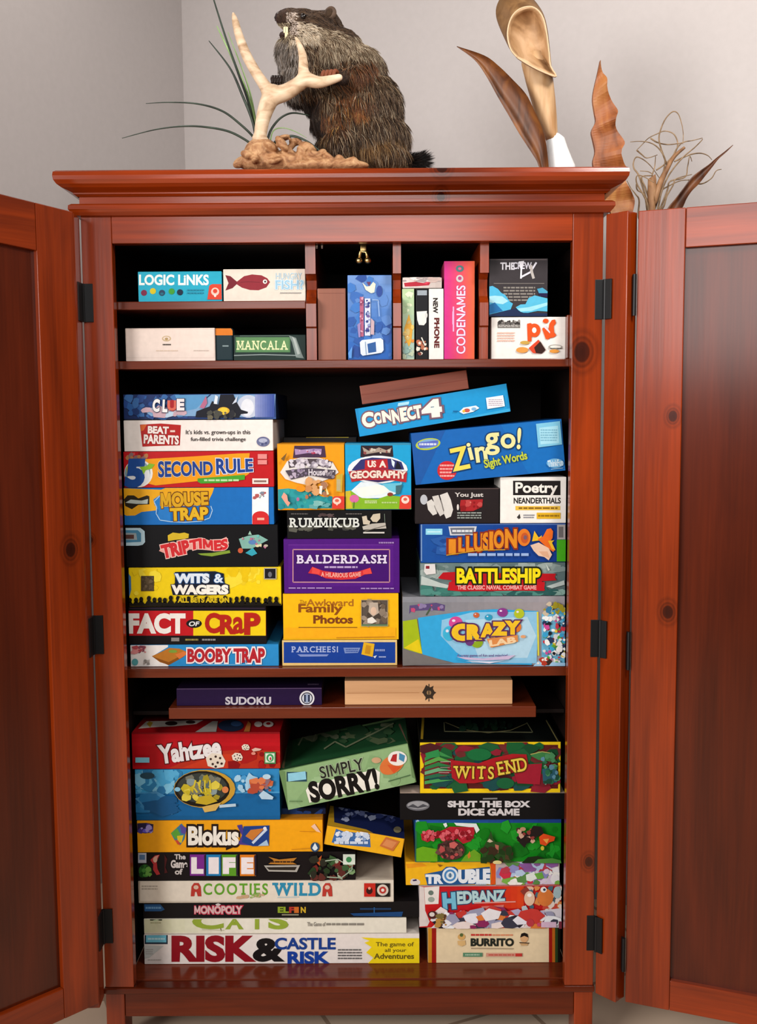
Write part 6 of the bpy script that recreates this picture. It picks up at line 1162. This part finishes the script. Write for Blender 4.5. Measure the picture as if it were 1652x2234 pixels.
# curled palm spathe with a white base
SP = tag(empty('palm_spathe', (h(600, yb, YP + 0.03).x, YP + 0.03, ZT)), 'tall curled tan palm spathe with a white-painted foot', 'dried plant')
tan = noise_mat('spathe_tan', [(0.3, '#a87c50'), (0.55, '#c49f76'), (0.8, '#d4b590')], (50, 50, 8), 0.5, 5, 0.3, 0.5)
tan_in = noise_mat('spathe_inside', [(0.34, '#7d5836'), (0.5, '#b08a62'), (0.66, '#cda984')], (22, 22, 14), 0.55, 4, 0.3, 1.0)
brn = noise_mat('spathe_outside', [(0.3, '#5a3c22'), (0.55, '#7d5a36'), (0.8, '#93704a')], (40, 40, 30), 0.6, 6, 0.3, 0.6)
whitep = noise_mat('white_paint', [(0.22, '#5c625e'), (0.3, '#dfe3e4'), (0.8, '#eceeee')], (70, 70, 70), 0.5, 6, 0.4)
YS = YP + 0.045
m = MB(); secs = [(500, 280, 74, .02), (503, 340, 76, .022), (520, 430, 70, .026), (538, 520, 62, .026), (556, 620, 52, .026), (578, 705, 34, .024), (590, 740, 30, .022)]
vs, fs = [], []; n = 20
for x, y, rx, ry in secs:
    c = h(x, y, YS)
    for k in range(n): a = 2 * math.pi * k / n; vs.append((c.x + math.cos(a) * rx * 0.00042, c.y + math.sin(a) * ry, c.z))
for i in range(len(secs) - 1):
    for k in range(n): fs.append((i * n + k, (i + 1) * n + k, (i + 1) * n + (k + 1) % n, i * n + (k + 1) % n))
fs += [tuple(range(n)), tuple(range(len(secs) * n - 1, (len(secs) - 1) * n - 1, -1))]
m.add(vs, fs, tan); part(m, 'stalk', None, True, SP)
m = MB(); yb2 = down_to(640, 860, YS, ZT + 0.0005); secs = [(597, 703, 26, .018), (602, 722, 45, .024), (608, 770, 54, .030), (618, 820, 64, .032), (630, 866, 72, .034), (642, yb2, 80, .036)]
vs, fs = [], []
for i, (x, y, rx, ry) in enumerate(secs):
    c = h(x, y, YS)
    for k in range(n):
        a = 2 * math.pi * k / n; f_ = 1 - 0.22 * math.exp(-((a - 5.0) / 0.35) ** 2) * min(i, 3) / 3
        vs.append((c.x + math.cos(a) * rx * 0.00042 * f_, c.y + math.sin(a) * ry * f_, c.z))
for i in range(len(secs) - 1):
    for k in range(n): fs.append((i * n + k, (i + 1) * n + k, (i + 1) * n + (k + 1) % n, i * n + (k + 1) % n))
fs += [tuple(range(n)), tuple(range(len(secs) * n - 1, (len(secs) - 1) * n - 1, -1))]
m.add(vs, fs, whitep); part(m, 'foot', 'white-painted foot with dark specks', True, SP)
# hood: rim facing the room, brown outside bulging back and left, paler hollow inside
rim = [(404, 300), (372, 262), (354, 205), (354, 150), (372, 92), (402, 56), (440, 38), (480, 36), (515, 58), (540, 100), (554, 160), (563, 225), (570, 285), (577, 345), (607, 398), (560, 384), (505, 360), (450, 330)]
sil = [(404, 302), (350, 226), (306, 132), (291, 70), (300, 18), (330, -22), (400, -40), (470, -20), (522, 40), (548, 95), (562, 160), (570, 225), (576, 285), (582, 345), (606, 399), (562, 387), (507, 364), (452, 335)]
nr = len(rim)
def loopv(pts, Y): return [h(x, y, Y) for x, y in pts]
cxr, cyr = 470, 200
hin = lambda f: [(cxr + (x - cxr) * f, cyr + (y - cyr) * f) for x, y in rim]
rv_ = smooth_line(loopv(rim, YS - 0.055) + [h(*rim[0], YS - 0.055)], 3)[:-1]; sv_ = smooth_line(loopv(sil, YS - 0.005) + [h(*sil[0], YS - 0.005)], 3)[:-1]
# the lip leans out towards the room at its lower tip
def lean(vsx): return [Vector((v_.x, v_.y + 0.0, v_.z)) for v_ in vsx]
inn = [smooth_line(loopv(hin(f), YS - 0.055 + dy) + [h(*hin(f)[0], YS - 0.055 + dy)], 3)[:-1] for f, dy in ((0.955, -0.001), (0.86, 0.018), (0.66, 0.032), (0.4, 0.040))]
N_ = len(rv_); mid = [a.lerp(b_, 0.5) + Vector((0, 0.006, 0)) for a, b_ in zip(rv_, sv_)]
bk = [Vector((sv_[i].x * 0.7 + h(cxr, cyr, YS).x * 0.3, YS + 0.03, sv_[i].z * 0.7 + h(cxr, cyr, YS).z * 0.3)) for i in range(N_)]
def skinloops(m, loops, mt, cap):
    vs = [tuple(p) for l in loops for p in l]; fs = []
    for i in range(len(loops) - 1):
        for k in range(N_): fs.append((i * N_ + k, i * N_ + (k + 1) % N_, (i + 1) * N_ + (k + 1) % N_, (i + 1) * N_ + k))
    c = sum((Vector(p) for p in loops[-1]), Vector()) / N_; vs.append(tuple(c + Vector((0, cap, 0)))); q = (len(loops) - 1) * N_
    for k in range(N_): fs.append((q + k, q + (k + 1) % N_, len(vs) - 1))
    m.add(vs, fs, mt)
m = MB(); skinloops(m, [rv_, mid, sv_, bk], brn, 0.012); part(m, 'hood', 'dark brown outside of the curled hood', True, SP)
m = MB(); vs = [tuple(p) for p in rv_] + [tuple(p) for p in inn[0]]
skinloops(m, [rv_] + inn, tan_in, 0.004); part(m, 'hollow', 'pale tan inside of the curled hood', True, SP)
m = MB(); lipm = bsdf('spathe_lip', hexc('#d0b08c'), 0.5, 0.3)[0]; m.tube(rv_ + [rv_[0]], 0.0017, lipm, 6); part(m, 'lip', 'cream rim of the hood', True, SP)
# wavy dried plank leaf standing on the floor beside the cabinet
YW = 0.30
Lw = [(836, 313), (822, 380), (803, 462), (797, 520), (806, 585), (812, 632), (790, 682), (799, 732), (809, 790), (797, 845), (812, 900), (840, 950), (846, 1000), (852, 1045), (890, 1105), (885, 1160)]
Rw = [(838, 313), (851, 368), (868, 410), (870, 462), (896, 512), (926, 572), (914, 622), (922, 664), (964, 736), (940, 792), (958, 842), (986, 886), (964, 942), (1000, 1002), (1020, 1042), (1002, 1110), (985, 1160)]
yf = 1160; xa, xb = 905, 968
for k in range(1, 9):
    y_ = 1160 + (down_to(935, 1160, YW, 0.001) - 1160) * k / 8; Lw.append((xa, y_)); Rw.append((xb, y_))
a, b_ = [h(x, y, YW) for x, y in Lw], [h(x, y, YW) for x, y in Rw]
a, b_ = smooth_line(a, 4), smooth_line(b_, 4); n = min(len(a), len(b_))
a = [a[round(i * (len(a) - 1) / (n - 1))] for i in range(n)]; b_ = [b_[round(i * (len(b_) - 1) / (n - 1))] for i in range(n)]
vs, fs = [], []; nj = 5; th = 0.012
for s_ in (0, 1):
    for i in range(n):
        for j in range(nj): t = j / (nj - 1); p = a[i].lerp(b_[i], t); vs.append((p.x, p.y + s_ * th + 0.008 * math.sin(i * 0.5) * t, p.z))
for i in range(n - 1):
    for j in range(nj - 1):
        q = (i * nj + j, i * nj + j + 1, (i + 1) * nj + j + 1, (i + 1) * nj + j); fs += [q, tuple(n * nj + k for k in reversed(q))]
    for j in (0, nj - 1): fs.append((i * nj + j, (i + 1) * nj + j, n * nj + (i + 1) * nj + j, n * nj + i * nj + j))
m = MB(); m.add(vs, fs, noise_mat('plank_leaf', [(0.3, '#6a3514'), (0.5, '#96552a'), (0.72, '#b07840')], (30, 30, 8), 0.5, 6, 0.4, 0.8, 0.15))
o = m.build('dried_leaf', None, False); tag(o, 'tall wavy-edged brown dried leaf rising beside the cabinet corner', 'leaf')
# pointed dark leaf behind the right door
J0 = (1340, 220, 5.295)
def j_(x, y, Y): return P(J0[0] + x / J0[2], J0[1] + y / J0[2], Y)
def to_h(x, y): return ((J0[0] + x / J0[2] - H0[0]) * H0[2], (J0[1] + y / J0[2] - H0[1]) * H0[2])
YB = 0.24
L_ = [to_h(*q) for q in ((1372, 508), (1290, 575), (1180, 660), (1100, 730), (1000, 800), (900, 880), (800, 1010), (700, 1140), (630, 1225), (520, 1420))]
R_ = [to_h(*q) for q in ((1378, 512), (1300, 590), (1210, 670), (1140, 760), (1060, 860), (980, 960), (900, 1040), (840, 1130), (800, 1220), (700, 1420))]
xg = to_h(560, 1420)[0]
for k in range(1, 7):
    y_ = L_[9][1] + (down_to(xg, L_[9][1], YB, 0.001) - L_[9][1]) * k / 6; L_.append((xg + 8 - 10, y_)); R_.append((xg + 36, y_))
m = strip_leaf(L_, R_, YB, 0.012, noise_mat('dark_dried_leaf', [(0.3, '#2c160c'), (0.5, '#512a14'), (0.75, '#7d4a26')], (40, 40, 9), 0.5, 6, 0.4, 0.6, 0.2), 0.002, 5)
o = m.build('dried_leaf', None, True); tag(o, 'narrow dark pointed dried leaf slanting right above the open door', 'leaf')
# curly twigs
twm = noise_mat('curly_twig', [(0.3, '#5c4630'), (0.6, '#93795c'), (0.8, '#b09a80')], (60, 60, 60), 0.7, 4, 0.3)
BR = tag(empty('twig_bundle', (j_(460, 1240, YB + 0.04).x, YB + 0.04, 0.0)), 'bundle of thin curly tan twigs behind the right door', 'twigs')
def twig(pts, r0, r1, mt=twm, dY=0.0, nm='twig'):
    q = smooth_line([j_(x, y, YB + 0.04 + dY * (i / max(len(pts) - 1, 1))) for i, (x, y) in enumerate(pts)], 8); n = len(q)
    m = MB(); m.tube(q, [r0 + (r1 - r0) * i / (n - 1) for i in range(n)], mt, 6); return part(m, nm, None, True, BR)
sm = noise_mat('twig_stem', [(0.3, '#6a4830'), (0.6, '#946c4a'), (0.8, '#ac8664')], (60, 60, 30), 0.6, 4, 0.3)
q = smooth_line([Vector((BR.location.x, YB + 0.04, 0.0)), Vector((BR.location.x + 0.004, YB + 0.04, 0.7)), j_(430, 1330, YB + 0.04), j_(460, 1180, YB + 0.04), j_(530, 960, YB + 0.04), j_(600, 810, YB + 0.04), j_(690, 650, YB + 0.04), j_(815, 538, YB + 0.04)], 8)
m = MB(); m.tube(q, [0.009] * 20 + [0.0085 - 0.0055 * i / (len(q) - 21) for i in range(len(q) - 20)], sm, 8); part(m, 'stem', 'thick pale brown main stem', True, BR)
for pts, dY in ([(400, 1300), (385, 1190), (330, 1070), (265, 960), (258, 880), (300, 860), (400, 905), (460, 945)], -.02), ([(390, 1280), (360, 1100), (320, 960), (280, 850), (230, 780), (225, 710), (260, 650), (340, 680), (430, 760), (530, 900)], .03), \
        ([(500, 1260), (540, 1080), (600, 920), (680, 790), (800, 650), (930, 540), (1010, 460), (1022, 440)], -.03), ([(480, 1220), (540, 1050), (640, 980), (760, 925), (860, 915)], .04), ([(560, 860), (590, 690), (540, 580), (470, 510), (380, 475), (280, 468), (190, 475)], -.04), \
        ([(490, 800), (600, 720), (690, 620), (735, 520), (720, 430), (670, 370), (580, 350), (500, 380), (400, 430), (330, 500), (262, 570)], .05), ([(620, 760), (560, 600), (520, 450), (540, 330), (600, 200), (680, 125), (740, 150), (780, 260), (800, 380), (795, 500)], -.05), \
        ([(640, 740), (720, 560), (800, 480), (900, 460), (1020, 430)], .02), ([(420, 430), (500, 480), (620, 505), (760, 490), (840, 470)], 0), ([(262, 570), (320, 620), (380, 660), (500, 625)], .02), ([(700, 700), (870, 625), (990, 605), (1080, 630), (1130, 680)], .04), \
        ([(520, 1260), (580, 1130), (620, 1020), (650, 930), (820, 880), (850, 760), (875, 640), (900, 700)], .05), ([(560, 1240), (610, 1100), (680, 980), (720, 900), (900, 850)], -.02), ([(430, 1250), (400, 1120), (360, 1000), (320, 880), (440, 860), (400, 820), (300, 810)], .01), \
        ([(290, 1360), (290, 1150), (250, 1080), (190, 1000), (150, 920)], -.04), ([(440, 1200), (470, 1000), (440, 880), (470, 760), (480, 640)], .02), ([(860, 915), (1000, 960), (1120, 900), (1180, 810), (1240, 790)], .06), ([(260, 960), (270, 1030), (360, 1090), (400, 1200)], 0):
    thick = 0.0026 if pts[0][1] > 1000 else 0.0018
    twig([(420 + (x - 420) * 1.0, y) for x, y in (([(430, 1320)] if pts[0][1] > 1000 else []) + pts)], thick, 0.0008, dY=dY)
